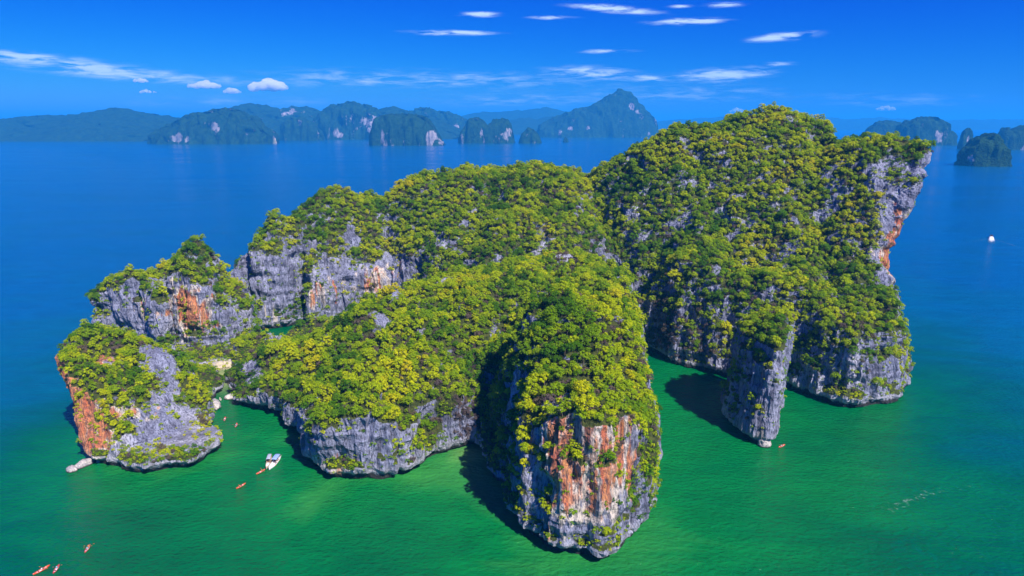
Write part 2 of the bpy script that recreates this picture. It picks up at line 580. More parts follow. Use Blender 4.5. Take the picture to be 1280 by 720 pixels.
CTRL_PX = [
    # headland with the orange face
    (745, 508, 177), (690, 505, 181), (805, 520, 185), (650, 465, 204), (720, 425, 208), (795, 440, 212), (740, 383, 236), (690, 372, 250), (785, 392, 246), (800, 430, 262),
    # ravine left of it
    
    # front peninsula
    (400, 505, 226), (450, 483, 229), (520, 490, 232), (560, 470, 245), (460, 430, 255), (540, 420, 266), (450, 385, 285), (392, 418, 284), (350, 441, 290), (312, 462, 298), (298, 474, 300), (380, 470, 258), (340, 480, 277),
    (520, 362, 312), (580, 342, 328), (640, 345, 320), (700, 345, 325), (760, 358, 315),
    # back wall of the lagoon
    (312, 297, 388), (345, 266, 410), (330, 298, 398), (365, 300, 407), (400, 322, 410), (450, 318, 418), (500, 312, 416), (390, 290, 415), (440, 285, 425), (545, 310, 400),
    # long ridge
    (385, 254, 435), (420, 237, 452), (460, 245, 452), (500, 232, 450), (540, 224, 455), (600, 209, 455), (650, 212, 452), (690, 222, 446), (740, 220, 440), (768, 226, 434), (820, 188, 428),
    (560, 265, 418), (620, 290, 390), (650, 260, 415), (720, 290, 385), (680, 325, 350), (760, 334, 362), (772, 288, 398), (790, 376, 370), (762, 250, 425),
    # the high massif
    (830, 330, 372), (830, 260, 398), (865, 167, 428), (905, 160, 432), (935, 148, 435), (965, 137, 436), (1000, 144, 434), (1030, 166, 425), (1047, 182, 412),
    (900, 300, 366), (900, 225, 396), (960, 330, 352), (960, 250, 378), (1000, 300, 350), (1000, 220, 382), (1040, 260, 362), (1060, 330, 338),
    (1065, 176, 395), (1110, 170, 385), (1150, 180, 372), (1162, 200, 356), (1140, 222, 350), (1160, 186, 385), (1100, 250, 348), (1090, 300, 336), (1120, 300, 332),
    # left block behind the beach
    (125, 358, 350), (165, 345, 352), (205, 336, 354), (225, 309, 360), (250, 302, 363), (272, 318, 368), (284, 345, 374), (296, 352, 380), (240, 332, 353), (282, 356, 364),
]
CTRL = [(q[0], q[1], q[2] - (4.4 if q[2] > 12 else 1.0)) for q in (AT(*c) for c in CTRL_PX)]   # the photo shows the canopy; the ground lies lower
CTRL += [(-215, 372, 26), (-192, 384, 32), (-170, 404, 26), (-166, 392, 32), (-158, 422, 32), (-150, 432, 40), (-138, 452, 46), (-100, 495, 50), (-40, 515, 70), (40, 520, 75), (110, 515, 80), (160, 490, 85), (190, 455, 90), (195, 420, 100), (200, 385, 108), (60, 480, 85), (-30, 485, 82), (120, 470, 108)]
# seaward flank of the lagoon, just below the line of sight to its water
for x, y, Yd in ((350, 436, 330), (350, 440, 350), (400, 416, 335), (400, 420, 355), (450, 396, 340), (450, 400, 365), (380, 426, 345), (430, 410, 372), (325, 446, 330), (308, 454, 320), (500, 376, 350), (490, 384, 375), (540, 352, 360)):
    q = AT(x, y, Yd); CTRL.append((q[0], q[1], max(q[2] - 14.0, 3.0)))
VALLEY = [(-102, 408), (-88, 412), (-72, 412), (-56, 407), (-46, 396), (-60, 386), (-80, 388), (-97, 390)]
LOW = px_list([(218, 436), (250, 441), (285, 441), (303, 436), (313, 426), (322, 430), (320, 440), (303, 449), (291, 462), (293, 482), (280, 512), (258, 520), (225, 505), (215, 455)])


def carve(X, Y, H, line, depth, r):
    # a gully along a line of points
    d = np.full(X.shape, 1e9)
    for (ax, ay), (bx, by) in zip(line[:-1], line[1:]):
        ex, ey = bx - ax, by - ay
        t = np.clip(((X - ax) * ex + (Y - ay) * ey) / (ex * ex + ey * ey), 0, 1)
        d = np.minimum(d, np.hypot(X - ax - t * ex, Y - ay - t * ey))
    return H - depth * np.exp(-(d / r) ** 2)


def low_ground(X, Y, H):
    g1 = [tuple(AT(*q)[:2]) for q in ((470, 370, 372), (540, 345, 370), (610, 332, 372), (680, 322, 376), (740, 312, 380), (770, 330, 378))]
    H = carve(X, Y, H, g1, 13, 11)
    H = carve(X, Y, H, [(66, 362), (60, 392), (57, 420), (54, 452), (50, 480)], 13, 9)
    H = carve(X, Y, H, [(-62, 262), (-48, 285), (-30, 305)], 7, 7)
    H = carve(X, Y, H, [(-20, 395), (-14, 430), (-4, 470)], 8, 8)
    H = carve(X, Y, H, [(120, 345), (116, 380), (112, 415)], 8, 8)
    H = carve(X, Y, H, [(160, 335), (165, 370), (176, 405)], 8, 8)
    H = carve(X, Y, H, [(-70, 410), (-82, 440), (-84, 470)], 8, 7)
    H = np.maximum(H, 5.0)
    # the beach, the bushy mound and the rocky neck by the lagoon lie far below the cliffs round them
    t = smooth01((poly_sdf(X, Y, LOW) + 1.2) / 2.4)
    lo = 2.2 + 5.5 * gauss(X, Y, *G(252, 482), 9) + 5.0 * gauss(X, Y, *G(306, 441), 7) + 3.0 * gauss(X, Y, *G(262, 452), 6) - 2.0 * gauss(X, Y, *G(280, 465), 6)
    pn = np.stack([X.ravel(), Y.ravel(), 0 * X.ravel()], 1)
    lo = lo + (fbm(pn / 6.0, 3, ridged=True) * 1.6).reshape(X.shape)
    H = H * (1 - t) + np.maximum(lo, 0.5) * t
    v = smooth01((poly_sdf(X, Y, VALLEY) + 1.5) / 3.0)
    return H * (1 - v) + np.minimum(H, 9.0) * v


def gauss(X, Y, cx, cy, r):
    return np.exp(-((X - cx) ** 2 + (Y - cy) ** 2) / (2 * r * r))


_lean = {}


def inset_main(X, Y):
    return 0.05 + 0.20 * gauss(X, Y, 110, 335, 40) + 0.16 * gauss(X, Y, 160, 310, 24) + 0.34 * gauss(X, Y, *G(612, 595), 15) + 0.15 * gauss(X, Y, *G(820, 560), 25)


def lean_main(X, Y, z):
    # overhanging upper cliff on the massif's seaward corner; left block leans out over the sea
    if not _lean:
        _lean['r'] = gauss(X, Y, 212, 365, 44)
        _lean['l'] = gauss(X, Y, -222, 355, 25)
        _lean['f'] = gauss(X, Y, *G(430, 600), 22)
    up = min(1.0, max(0.0, (z - 34) / 66.0))
    return 27 * up * _lean['r'] - 0.16 * z * _lean['l'], -0.10 * z * _lean['f']


CTRL += [(186, 320, 40), (178, 312, 38), (165, 313, 42), (150, 318, 42), (130, 329, 44), (190, 334, 52), (110, 340, 46), (88, 348, 47), (78, 356, 40), (35, 178, 37), (10, 176, 38), (22, 171, 40), (6, 200, 40), (7, 218, 45), (8, 236, 49), (9, 252, 49), (-9, 240, 9), (-8, 254, 16), (-6, 268, 24), (-3, 284, 34), (-20, 250, 20)]

P, Q = rock_field(COAST, CTRL, (-245, 240, 155, 545), 0.9, 136, lean=lean_main, cuts=[LAGOON, [(-128.5, 397), (-124, 399), (-128, 412)], [(-153, 383), (-149.5, 387), (-160, 394)]], hfun=low_ground, inset=inset_main, hnoise=1.25)
P = roughen(P, Q)


def blobs(P, items, noise=0.35):
    """soft world-space patches: items are (photo x, photo y, distance, radius, strength)"""
    out = np.zeros(len(P))
    jit = 1 + noise * fbm(P / 6.0 + 3, 2) * 2
    for x, y, Y, r, s in items:
        c = AT(x, y, Y)
        d = np.linalg.norm(P - c, axis=1) * jit
        out = out + s * smooth01(1.35 - d / r)
    return out


STAINS = [(735, 565, 174, 22, .9), (725, 560, 175, 12, .3), (770, 650, 172, 14, .2), (700, 620, 171, 12, .25),
          (80, 475, 240, 20, 1.0), (110, 525, 232, 16, 1.0), (130, 565, 227, 8, .5), (105, 470, 240, 10, .5),
          (245, 400, 347, 12, 1.1), (230, 380, 348, 11, .9), (212, 362, 348, 7, .5), (175, 385, 345, 9, .45), (262, 350, 352, 6, .5), (150, 375, 345, 7, .3),
          (395, 370, 404, 10, .7), (470, 352, 411, 12, .7), (340, 390, 394, 8, .35), (420, 360, 407, 8, .5), (505, 335, 414, 8, .6), (280, 400, 352, 5, .35),
          (1125, 320, 338, 16, 1.0), (1112, 350, 334, 12, .9), (1135, 290, 345, 12, .8), (1095, 380, 320, 6, .3), (1060, 450, 306, 9, .25), (1100, 480, 302, 10, .35), (1000, 470, 318, 7, .2),
          (415, 585, 218, 9, .5), (440, 590, 216, 8, .45), (400, 560, 222, 6, .4), (520, 575, 226, 7, .25),
          (966, 465, 246, 6, .8), (973, 450, 247, 4, .5), (955, 545, 240, 3, .5), (968, 505, 243, 4, .3)]
BARE = [(500, 335, 390, 11, .9), (560, 295, 402, 8, .8), (410, 350, 386, 9, .7), (690, 322, 354, 6, .7), (640, 312, 376, 6, .6), (850, 330, 366, 6, .7), (845, 370, 362, 8, .5),
        (1003, 172, 428, 7, .6), (480, 392, 283, 6, .8), (470, 480, 233, 5, .5), (300, 340, 380, 14, .7), (350, 345, 386, 10, .6), (470, 245, 444, 6, .6), (555, 345, 322, 5, .5), (425, 480, 236, 5, .4),
        (310, 465, 292, 7, .6), (330, 470, 285, 6, .5), (640, 240, 440, 5, .6), (855, 185, 425, 6, .6), (720, 215, 440, 5, .5), (235, 320, 352, 6, .6), (205, 345, 349, 5, .5), (600, 430, 258, 5, .4),
        (225, 510, 243, 15, .75), (205, 455, 260, 9, .9), (245, 555, 234, 12, .6), (215, 480, 252, 9, .8), (180, 560, 228, 8, .35), (190, 440, 265, 5, .7), (300, 452, 300, 6, .6), (515, 545, 228, 6, .4)]
LUSH = [(380, 345, 404, 7, .7), (288, 370, 375, 8, .5), (615, 560, 222, 14, .6), (630, 600, 204, 12, .55), (640, 520, 205, 10, .4), (855, 425, 347, 20, .32), (800, 400, 358, 16, .25), (930, 440, 335, 16, .32), (1000, 450, 318, 16, .3), (1050, 455, 311, 20, .3), (1105, 440, 308, 16, .3), (955, 412, 249, 7, .6), (820, 560, 190, 16, .7), (815, 500, 205, 16, .7), (610, 500, 235, 12, .5), (945, 500, 242, 9, .28), (600, 560, 234, 8, .3), (545, 560, 230, 8, .5), (150, 520, 240, 8, .4),
        (285, 360, 366, 9, .7), (150, 345, 348, 9, .5), (255, 480, 301, 14, .6), (240, 470, 303, 10, .6), (1120, 430, 310, 12, .35), (880, 420, 346, 14, .2), (560, 500, 236, 8, .4), (525, 450, 250, 9, .3)]
BARE += [(95, 500, 236, 12, .5), (115, 545, 229, 10, .5), (75, 470, 242, 8, .4), (305, 345, 388, 15, .7), (335, 350, 397, 16, .8), (410, 350, 407, 14, .8), (490, 340, 413, 14, .9), (450, 345, 411, 12, .6), (365, 330, 402, 10, .5), (200, 390, 348, 22, .4), (270, 380, 352, 14, .4), (170, 535, 238, 12, .5), (195, 575, 224, 10, .4), (140, 450, 252, 6, .3), (935, 520, 243, 14, .35), (940, 470, 246, 12, .3), (600, 640, 178, 14, .4), (735, 580, 174, 22, .3), (1130, 280, 346, 13, .7), (1120, 330, 336, 12, .7), (700, 325, 352, 9, .3), (785, 370, 368, 12, .5), (590, 520, 237, 7, .4)]
DRY = [(870, 400, 350, 24, .9), (860, 440, 343, 20, .9), (920, 430, 336, 18, .8), (990, 450, 320, 16, .8), (1040, 440, 313, 22, .8), (1000, 440, 322, 14, .6), (1080, 400, 316, 12, .5), (1003, 172, 428, 8, .8), (700, 330, 350, 12, .5),
       (590, 510, 238, 8, .5), (760, 340, 355, 12, .5), (780, 330, 372, 14, .5), (300, 490, 290, 8, .5), (350, 505, 272, 8, .6), (580, 530, 236, 8, .6), (420, 300, 408, 12, .35), (480, 290, 410, 10, .3)]


def dress(name, P, Q, sand=None, veg_bias=0.0):
    """mesh object + its cover attributes"""
    N = vnormals(P, Q)
    me = new_mesh(name, P, Q, M_ROCK, False)
    slope = smooth01((N[:, 2] - 0.12) / 0.42)
    veg = slope + 1.2 * fbm(P / 12.0 + 90, 3) + blobs(P, LUSH) - blobs(P, BARE) + veg_bias
    veg = veg - 0.9 * smooth01((P[:, 0] - 0.30 * (P[:, 1] - 345) - 178) / 10) * smooth01((P[:, 2] - 34) / 14) * smooth01((104 - P[:, 2]) / 8) * (P[:, 1] < 392)
    veg = np.clip(veg, 0, 1) * smooth01((P[:, 2] - 2.0) / 3.0)
    add_attr(me, 'veg', veg)
    add_attr(me, 'stain', np.clip(blobs(P, STAINS), 0, 1.2))
    add_attr(me, 'sand', np.zeros(len(P)) if sand is None else sand(P))
    o = link(name, me)
    return o, N, veg


def sand_main(P):
    c = np.array([*G(279, 462), 0.8])
    d = np.hypot(P[:, 0] - c[0], P[:, 1] - c[1])
    return smooth01((9 - d) / 3) * smooth01((4.0 - P[:, 2]) / 1.5)


ISL, ISL_N, ISL_V = dress('limestone_island', P, Q, sand_main)
tag(ISL, 'large forested limestone island with grey cliffs, lagoon and orange faced headland', 'island')
ISL_P, ISL_Q = P, Q

# ------------------------------------------------------------------ leaning rock beside the beach, and the free-standing pillar
ROCK_POLY = px_list([(106, 576), (118, 582), (150, 589), (185, 594), (232, 591), (262, 578), (277, 562), (268, 537), (245, 512)]) + [(-139, 274), (-148, 281), (-158, 270), (-160, 248)]
ROCK_H = [(q[0], q[1], q[2] - 1.8) for q in (AT(*c) for c in ((62, 437, 246), (75, 428, 256), (110, 410, 268), (150, 416, 268), (198, 433, 266), (125, 425, 258), (160, 455, 256), (215, 462, 262), (100, 452, 241), (118, 460, 239), (132, 472, 237), (152, 522, 231), (190, 520, 240), (235, 505, 254),
                                  (163, 565, 227), (210, 560, 231), (255, 545, 242), (270, 553, 240), (230, 580, 225), (190, 582, 222)))]
ROCK_H += [(-165, 228, 32), (-156, 226, 26), (-148, 225, 18), (-172, 235, 34), (-180, 240, 34), (-150, 282, 18), (-165, 282, 22), (-138, 278, 14), (-128, 268, 10), (-178, 268, 33), (-184, 250, 33)]


def lean_rock(X, Y, z):
    w = smooth01((-128 - X) / 13.0)
    return -0.50 * z * w, 0.46 * z * w


P2, Q2 = rock_field(ROCK_POLY, ROCK_H, (-200, -90, 205, 310), 0.8, 50, lean=lean_rock, hnoise=0.45, inset=0.0, round_k=1.6)
P2 = roughen(P2, Q2, 0.75)
ROCK, ROCK_N, ROCK_V = dress('limestone_rock', P2, Q2, veg_bias=-0.05)
tag(ROCK, 'leaning slab of grey limestone with an orange overhanging face beside the small beach', 'sea stack')

PIL_POLY = px_list([(957, 558), (945, 556), (925, 546), (904, 527), (902, 510), (918, 496), (946, 488), (968, 499), (973, 520), (966, 543)])
px0, py0 = G(942, 528)
PIL_H = [(px0 - 14, py0, 30), (px0 - 5, py0 - 8, 38), (px0 - 6, py0 + 12, 36), (px0 + 4, py0 - 12, 41), (px0 + 8, py0, 45), (px0 + 16, py0 - 8, 43), (px0 + 20, py0 + 4, 42), (px0 + 8, py0 + 12, 42), (px0 + 18, py0 + 14, 38)]


def lean_pil(X, Y, z):
    return 0.10 * z + 0 * X, 0.02 * z + 0 * X


P3, Q3 = rock_field(PIL_POLY, PIL_H, (px0 - 30, px0 + 35, py0 - 30, py0 + 35), 0.6, 62, lean=lean_pil, hnoise=0.3, inset=0.065, round_k=2.5)
P3 = roughen(P3, Q3, 0.6)
PIL, PIL_N, PIL_V = dress('limestone_pillar', P3, Q3)
tag(PIL, 'tall narrow limestone pillar rising from the green bay below the massif', 'sea stack')


def boulder(name, px, py, size, label, seed, stain=0.6, group=None):
    bm = bmesh.new()
    bmesh.ops.create_icosphere(bm, subdivisions=4, radius=1)
    V = np.array([v.co[:] for v in bm.verts])
    n = V.copy()
    V = V * (1 + 0.5 * fbm(V * 0.9 + seed, 3, ridged=True)[:, None] * 0.6) + n * fbm(V * 3 + seed, 3)[:, None] * 0.12
    V *= np.array(size)
    for v, c in zip(bm.verts, V):
        v.co = c
    me = bpy.data.meshes.new(name); bm.to_mesh(me); bm.free()
    me.shade_smooth()
    me.materials.append(M_BOULDER)
    o = link(name, me)
    x, y = G(px, py)
    o.location = (x, y, size[2] * 0.25); o.rotation_euler = (0, 0, seed)
    tag(o, label, 'boulder', group)
    return o


def boulder_material():
    mt, nt, out = nodes('pale_limestone'); b = NB(nt)
    p = b.pos()
    n1 = b.noise(p, 0.5, 5); n2 = b.noise(p, 2.2, 6, 0.65)
    col = b.mix(b.range(n1, 0.35, 0.65), (0.30, 0.28, 0.29), (0.60, 0.53, 0.47))
    col = b.mix(b.range(n2, 0.5, 0.35), col, (0.13, 0.12, 0.13))
    sep = nt.nodes.new('ShaderNodeSeparateXYZ'); nt.links.new(p, sep.inputs[0])
    col = b.mix(b.range(sep.outputs['Z'], 0.7, 0.25), col, (0.04, 0.04, 0.035))
    b.principled(out, col, 0.85, b.bump(n2, 0.8, 0.3), 0.2)
    return mt


M_BOULDER = boulder_material()
boulder('boulder', 106, 581, (3.4, 1.9, 1.4), 'long pale boulder in the sea under the orange overhang of the leaning slab', 1.2)
boulder('boulder', 90, 588, (2.0, 1.5, 1.2), 'small rounded boulder in the sea, outermost by the leaning slab', 2.4)
boulder('boulder', 955, 556, (2.6, 2.3, 3.0), 'whitish boulder against the foot of the limestone pillar', 4.1)
boulder('boulder', 269, 508, (4.5, 2.0, 2.2), 'grey rock slab at the foot of the low bushy mound by the beach', 5.3)
boulder('boulder', 288, 498, (2.2, 1.6, 1.5), 'grey boulder at the tip of the front peninsula across the channel from the mound', 6.6)
boulder('boulder', 268, 456, (2.4, 1.8, 1.6), 'white boulder at the head of the small sandy beach', 7.7)

# ------------------------------------------------------------------ the sea
def build_sea():
    def axis(lo, hi, step, far):
        core = np.arange(lo, hi + 1, step)
        out = []; s = step
        v = hi
        while v < far:
            s *= 1.22; v += s; out.append(v)
        left = []; s = step; v = lo
        while v > -far:
            s *= 1.22; v -= s; left.append(v)
        return np.array(left[::-1] + list(core) + out)
    xs = axis(-400, 420, 5, 42000); ys = axis(60, 620, 5, 42000)
    X, Y = np.meshgrid(xs, ys, indexing='ij')
    n, m = X.shape
    d = poly_sdf(X, Y, COAST)
    d = np.minimum(-np.minimum(d, -poly_sdf(X, Y, LAGOON)), -poly_sdf(X, Y, ROCK_POLY))
    d = np.maximum(d, 0)
    d = np.minimum(d, 1.0 * np.maximum(-poly_sdf(X, Y, PIL_POLY), 0) + 12)
    near = np.exp(-d / 55.0)
    bay = np.exp(-(((X - 30) / 300) ** 2 + ((Y - 170) / 190) ** 2))
    sheltered = 0.25 * (gauss(X, Y, 85, 300, 35) + gauss(X, Y, -130, 250, 30) + gauss(X, Y, -140, 385, 30) + gauss(X, Y, -25, 225, 18))
    left = gauss(X, Y, -330, 330, 130)
    sh = np.clip(0.50 * bay + 0.26 * near + 0.7 * sheltered - 0.08 * left + 0.16 * gauss(X, Y, 0, 280, 330), 0, 0.97)
    bx, by = G(280, 470)
    sb = 0.95 * gauss(X, Y, bx, by, 7) + 0.25 * gauss(X, Y, *G(283, 484), 6) + 0.35 * gauss(X, Y, *G(592, 566), 5)
    idx = np.arange(n * m).reshape(n, m)
    F = np.stack([idx[:-1, :-1], idx[1:, :-1], idx[1:, 1:], idx[:-1, 1:]], -1).reshape(-1, 4)
    V = np.stack([X, Y, np.zeros_like(X)], -1).reshape(-1, 3)
    me = new_mesh('sea', V, F, M_WATER)
    add_attr(me, 'shallow', sh.ravel()); add_attr(me, 'sandbed', np.clip(sb, 0, 1).ravel())
    o = link('sea', me); tag(o, 'emerald green shallows turning to deep blue sea', 'sea', kind='structure')


build_sea()

# ------------------------------------------------------------------ distant islands and coast
def far_land(name, sil, base_py, depth=0.45, step=8.0, power=3.2, rough=1.0, scars=(), sands=(), Y=None, closed=True):
    """land whose skyline follows photo points; its distance comes from where its foot meets the sea"""
    xm = sum(s[0] for s in sil) / len(sil)
    Y0 = G(xm, base_py)[1] if Y is None else Y
    w = AT(sil[-1][0], base_py, Y0)[0] - AT(sil[0][0], base_py, Y0)[0]
    D = depth * w / 2 if depth < 5 else depth
    Yc = Y0 + D
    pts = np.array([AT(x, y, Yc) for x, y in sil])
    nx = max(24, int(w / step)); ny = max(16, int(2 * D / step * 0.8))
    u = np.linspace(0, 1, nx); v = np.linspace(-1, 1, ny)
    X0 = pts[0, 0] + (pts[-1, 0] - pts[0, 0]) * u
    h = np.interp(X0, pts[:, 0], pts[:, 2])
    U, V = np.meshgrid(u, v, indexing='ij')
    plan = np.sqrt(np.clip(1 - np.abs(2 * U - 1) ** 3.0, 0, 1)) if closed else np.ones_like(U)
    XX = np.repeat(X0[:, None], ny, 1)
    YY = Yc + V * D * (0.15 + 0.85 * plan)
    prof = 1 - np.abs(V) ** power
    ZZ = h[:, None] * prof * (0.0 + 1.0) - 6 * np.abs(V) ** 8
    W = np.stack([XX, YY, ZZ], -1).reshape(-1, 3)
    hm = h.max()
    s = max(step * 2.2, hm * 0.16)
    seed = xm * 0.37
    dz = fbm(W / (s * 2.2) + seed, 4, ridged=True) * hm * 0.10 * rough + fbm(W / s + seed, 3) * hm * 0.07 * rough
    W[:, 2] += dz * np.clip(prof.ravel() * 2, 0, 1)
    W[:, 1] += fbm(W * np.array([1, 1, 0.4]) / (s * 1.5) + seed + 9, 4) * hm * 0.35 * rough
    W[:, 0] += fbm(W * np.array([1, 1, 0.4]) / (s * 1.5) + seed + 29, 3) * hm * 0.12 * rough
    W[:, 2] = np.maximum(W[:, 2], -4.5)
    idx = np.arange(nx * ny).reshape(nx, ny)
    F = np.stack([idx[:-1, :-1], idx[1:, :-1], idx[1:, 1:], idx[:-1, 1:]], -1).reshape(-1, 4)
    me = new_mesh(name, W, F, M_FAR)
    def spots(lst):
        a = np.zeros(len(W))
        for x, y, r in lst:
            # found on the near side: nearest surface point along that direction
            dd = ray(x, y); dd /= np.linalg.norm(dd)
            q = W - np.array([0, 0, CAM_H]); t = q @ dd
            off = np.linalg.norm(q - t[:, None] * dd, axis=1)
            rr = r * Yc / FPX
            front = W[:, 1] < Yc
            a = np.maximum(a, smooth01(1.4 - off / rr) * front)
        return a
    add_attr(me, 'bare', spots(scars) * 0.9); add_attr(me, 'sand', spots(sands))
    return link(name, me)


# mainland ranges (setting)
for sil, base, Yd, kw in (
        ([(-260, 150), (-150, 143), (-60, 148), (0, 151), (55, 146), (100, 145), (125, 140), (148, 137), (180, 142), (215, 148), (240, 155), (262, 170)], 177, None, dict(depth=700, step=22, power=1.5)),
        ([(230, 165), (255, 148), (285, 138), (310, 131.5), (335, 134), (352, 139), (366, 134.5), (388, 138), (420, 145), (470, 140), (492, 136), (515, 143), (550, 150), (580, 166)], 174, None, dict(depth=600, step=22, power=1.7, scars=[(327, 147, 3), (353, 141, 6), (365, 139, 6), (380, 141, 4), (318, 152, 4), (328, 157, 5), (337, 163, 4)])),
        ([(500, 160), (560, 149), (600, 142), (640, 140), (665, 138), (682, 136), (700, 139), (730, 146), (760, 152), (800, 160)], 164, 9500, dict(depth=900, step=45, power=1.6)),
        ([(600, 163), (630, 152), (655, 148), (672, 149), (690, 146), (720, 152), (740, 163)], 168, 7600, dict(depth=500, step=30, power=1.6)),
        ([(800, 156), (830, 151), (870, 149), (905, 146.5), (940, 143), (990, 143), (1020, 146), (1060, 150), (1100, 147), (1135, 150), (1180, 151.5), (1230, 150), (1290, 150), (1400, 147), (1550, 151)], 160, 13000, dict(depth=1200, step=70, power=1.5)),
):
    o = far_land('hills', sil, base, Y=Yd, closed=False, **kw)
    o['kind'] = 'structure'

FAR = [
    ('broad green limestone island with pale cliff foot, left of the sandy cove', [(191, 181), (193, 166), (213, 160), (228, 152), (245, 144), (265, 140), (285, 137.5), (300, 140), (318, 149), (332, 160), (346, 174)], 180.5, dict(depth=0.55, scars=[(222, 175, 6), (270, 158, 4), (236, 177, 5), (345, 172, 4)], sands=[(350, 175.5, 6)])),
    ('low rounded forested island to the right of the sandy cove', [(350, 176), (352, 157), (362, 149), (378, 147), (392, 155), (402, 166), (406, 176)], 176, dict(depth=0.6)),
    ('high dome shaped forested island with pale cliff scars behind the islets', [(384, 175), (395, 150), (405, 139), (420, 132), (440, 130.5), (458, 133), (470, 138), (480, 150), (490, 172)], 175, dict(depth=0.6, scars=[(424, 167, 7), (461, 155, 7), (470, 150, 5)])),
    ('long dark forested ridge island behind the flat topped islet', [(505, 172), (513, 140), (525, 136), (540, 137), (555, 141), (572, 146), (585, 152), (592, 170)], 171.5, dict(depth=0.5, scars=[(570, 160, 6)])),
    ('flat topped limestone islet with white cliffs at both ends', [(462, 182), (465, 160), (470, 150), (480, 145.5), (500, 144), (522, 145), (535, 150), (542, 160), (548, 172), (556, 182)], 182.3, dict(depth=0.6, power=5, scars=[(541, 171, 7), (550, 176, 5), (479, 174, 5), (470, 178, 4), (512, 176, 4)])),
    ('twin humped limestone islet with a bare face on its right hump', [(573, 180), (578, 164), (584, 152), (596, 148), (604, 152), (610, 159), (616, 151), (630, 150), (637, 152), (640, 165), (643, 180)], 179.5, dict(depth=0.6, power=5, scars=[(594, 175, 5), (633, 165, 6), (625, 172, 5), (604, 176, 4)])),
    ('small cone shaped islet beside the twin humped islet', [(648, 180), (652, 168), (660, 160), (667, 162), (673, 170), (677, 180)], 179.5, dict(depth=0.8, power=3)),
    ('tiny lone rock on the water in front of the highest mountain', [(703.5, 178), (705, 173), (707.5, 171), (709.5, 174), (711, 178)], 178, dict(depth=0.8, power=3, step=3)),
    ('highest steep limestone mountain island with pink scar below its peak', [(668, 172), (675, 157), (690, 150), (709, 142), (729, 134.5), (750, 128), (762, 119.5), (774, 112.5), (787, 117), (799, 130), (809, 141), (818, 153), (824, 172)], 172, dict(depth=0.55, power=2.6, rough=0.55, scars=[(790, 133, 5), (794, 139, 4), (713, 161, 4), (776, 150, 3), (735, 160, 4), (700, 165, 4), (811, 168, 3)])),
    ('low green islet hugging the foot of the highest mountain', [(818, 178), (823, 169), (832, 162), (840, 163), (850, 168), (860, 178)], 176, dict(depth=0.8, scars=[(822, 172, 3)])),
    ('dark rounded islet rising behind the massif plateau', [(1080, 180), (1086, 162), (1096, 154), (1108, 151.5), (1120, 154), (1130, 163), (1136, 180)], 178, dict(depth=0.7, power=3.5)),
    ('tall flat topped islet with a stepped shoulder beyond the massif', [(1118, 182), (1126, 158), (1140, 151), (1155, 147.5), (1168, 149), (1175, 154), (1179, 163), (1186, 164), (1190, 182)], 182, dict(depth=0.7, power=4.5, scars=[(1174, 168, 4)])),
    ('slender leaning rock spire standing alone in the sea', [(1197.5, 187), (1199, 180), (1202, 171), (1206, 163), (1210, 160), (1213.5, 165), (1214, 175), (1213, 187)], 187, dict(depth=0.9, power=4, step=4, rough=0.5, scars=[(1210, 173, 3)])),
    ('dark humped islet with a stepped shoulder beside the spire', [(1201, 205), (1203, 195), (1212, 184), (1222, 175), (1233, 168.5), (1241, 168), (1246, 175), (1250, 186), (1254, 194), (1255, 208)], 208.5, dict(depth=0.9, power=4, step=3.5, scars=[(1212, 198, 3)])),
    ('hazy twin peaked island farthest toward the spire', [(1244, 188), (1249, 168), (1256, 160), (1261, 168), (1265, 165), (1275, 158), (1290, 158), (1310, 170), (1320, 188)], 187.5, dict(depth=0.5, power=4)),
]
for label, sil, base, kw in FAR:
    tag(far_land('distant_island', sil, base, **kw), label, 'island', 'distant limestone islands')

# ------------------------------------------------------------------ trees
def crown_mesh(name, mat, seed, n_leaf=520, R=2.6, H=2.0, leaf=0.52, clumps=11, z0=2.6, slim=1.0):
    r = np.random.default_rng(seed)
    cen = [(0, 0, z0 + H * 0.55, R * 0.55)]
    for i in range(1, clumps):
        a = 2.4 * i + r.uniform(-.5, .5); t = 1 - (i - .5) / (clumps - 1) * 1.35          # down the dome, past its waist
        q = R * 0.68 * math.sqrt(max(0, 1 - t * t)) * r.uniform(.8, 1.15)
        cen.append((q * math.cos(a), q * math.sin(a), z0 + H * (0.5 + 0.36 * t) + r.uniform(-.25, .25), r.uniform(0.7, 1.25) * R * 0.38))
    cen = np.array(cen)
    k = r.integers(0, clumps, n_leaf)
    d = r.normal(size=(n_leaf, 3)) + (cen[k, :3] - np.array([0, 0, z0])) / R * 0.9
    d[:, 2] += 0.25
    d /= np.linalg.norm(d, axis=1)[:, None]
    rad = cen[k, 3] * r.uniform(0.75, 1.08, n_leaf) * (1 + 0.12 * r.normal(size=n_leaf))
    pos = cen[k, :3] + d * rad[:, None] * np.array([1, 1, 0.85])
    nrm = d * 1.0 + np.array([0, 0, 0.3]) + r.normal(size=(n_leaf, 3)) * 0.38
    nrm /= np.linalg.norm(nrm, axis=1)[:, None]
    t = np.cross(nrm, r.normal(size=(n_leaf, 3))); t /= np.linalg.norm(t, axis=1)[:, None]
    bt = np.cross(nrm, t)
    L = leaf * r.uniform(0.6, 1.35, n_leaf)[:, None]
    Wd = L * 0.62 * slim
    V = np.stack([pos - t * L * .5, pos + bt * Wd * .5 - nrm * L * .08, pos + t * L * .5, pos - bt * Wd * .5 - nrm * L * .08], 1).reshape(-1, 3)
    F = np.arange(n_leaf * 4).reshape(-1, 4)
    return new_mesh(name, V, F, mat, False), cen


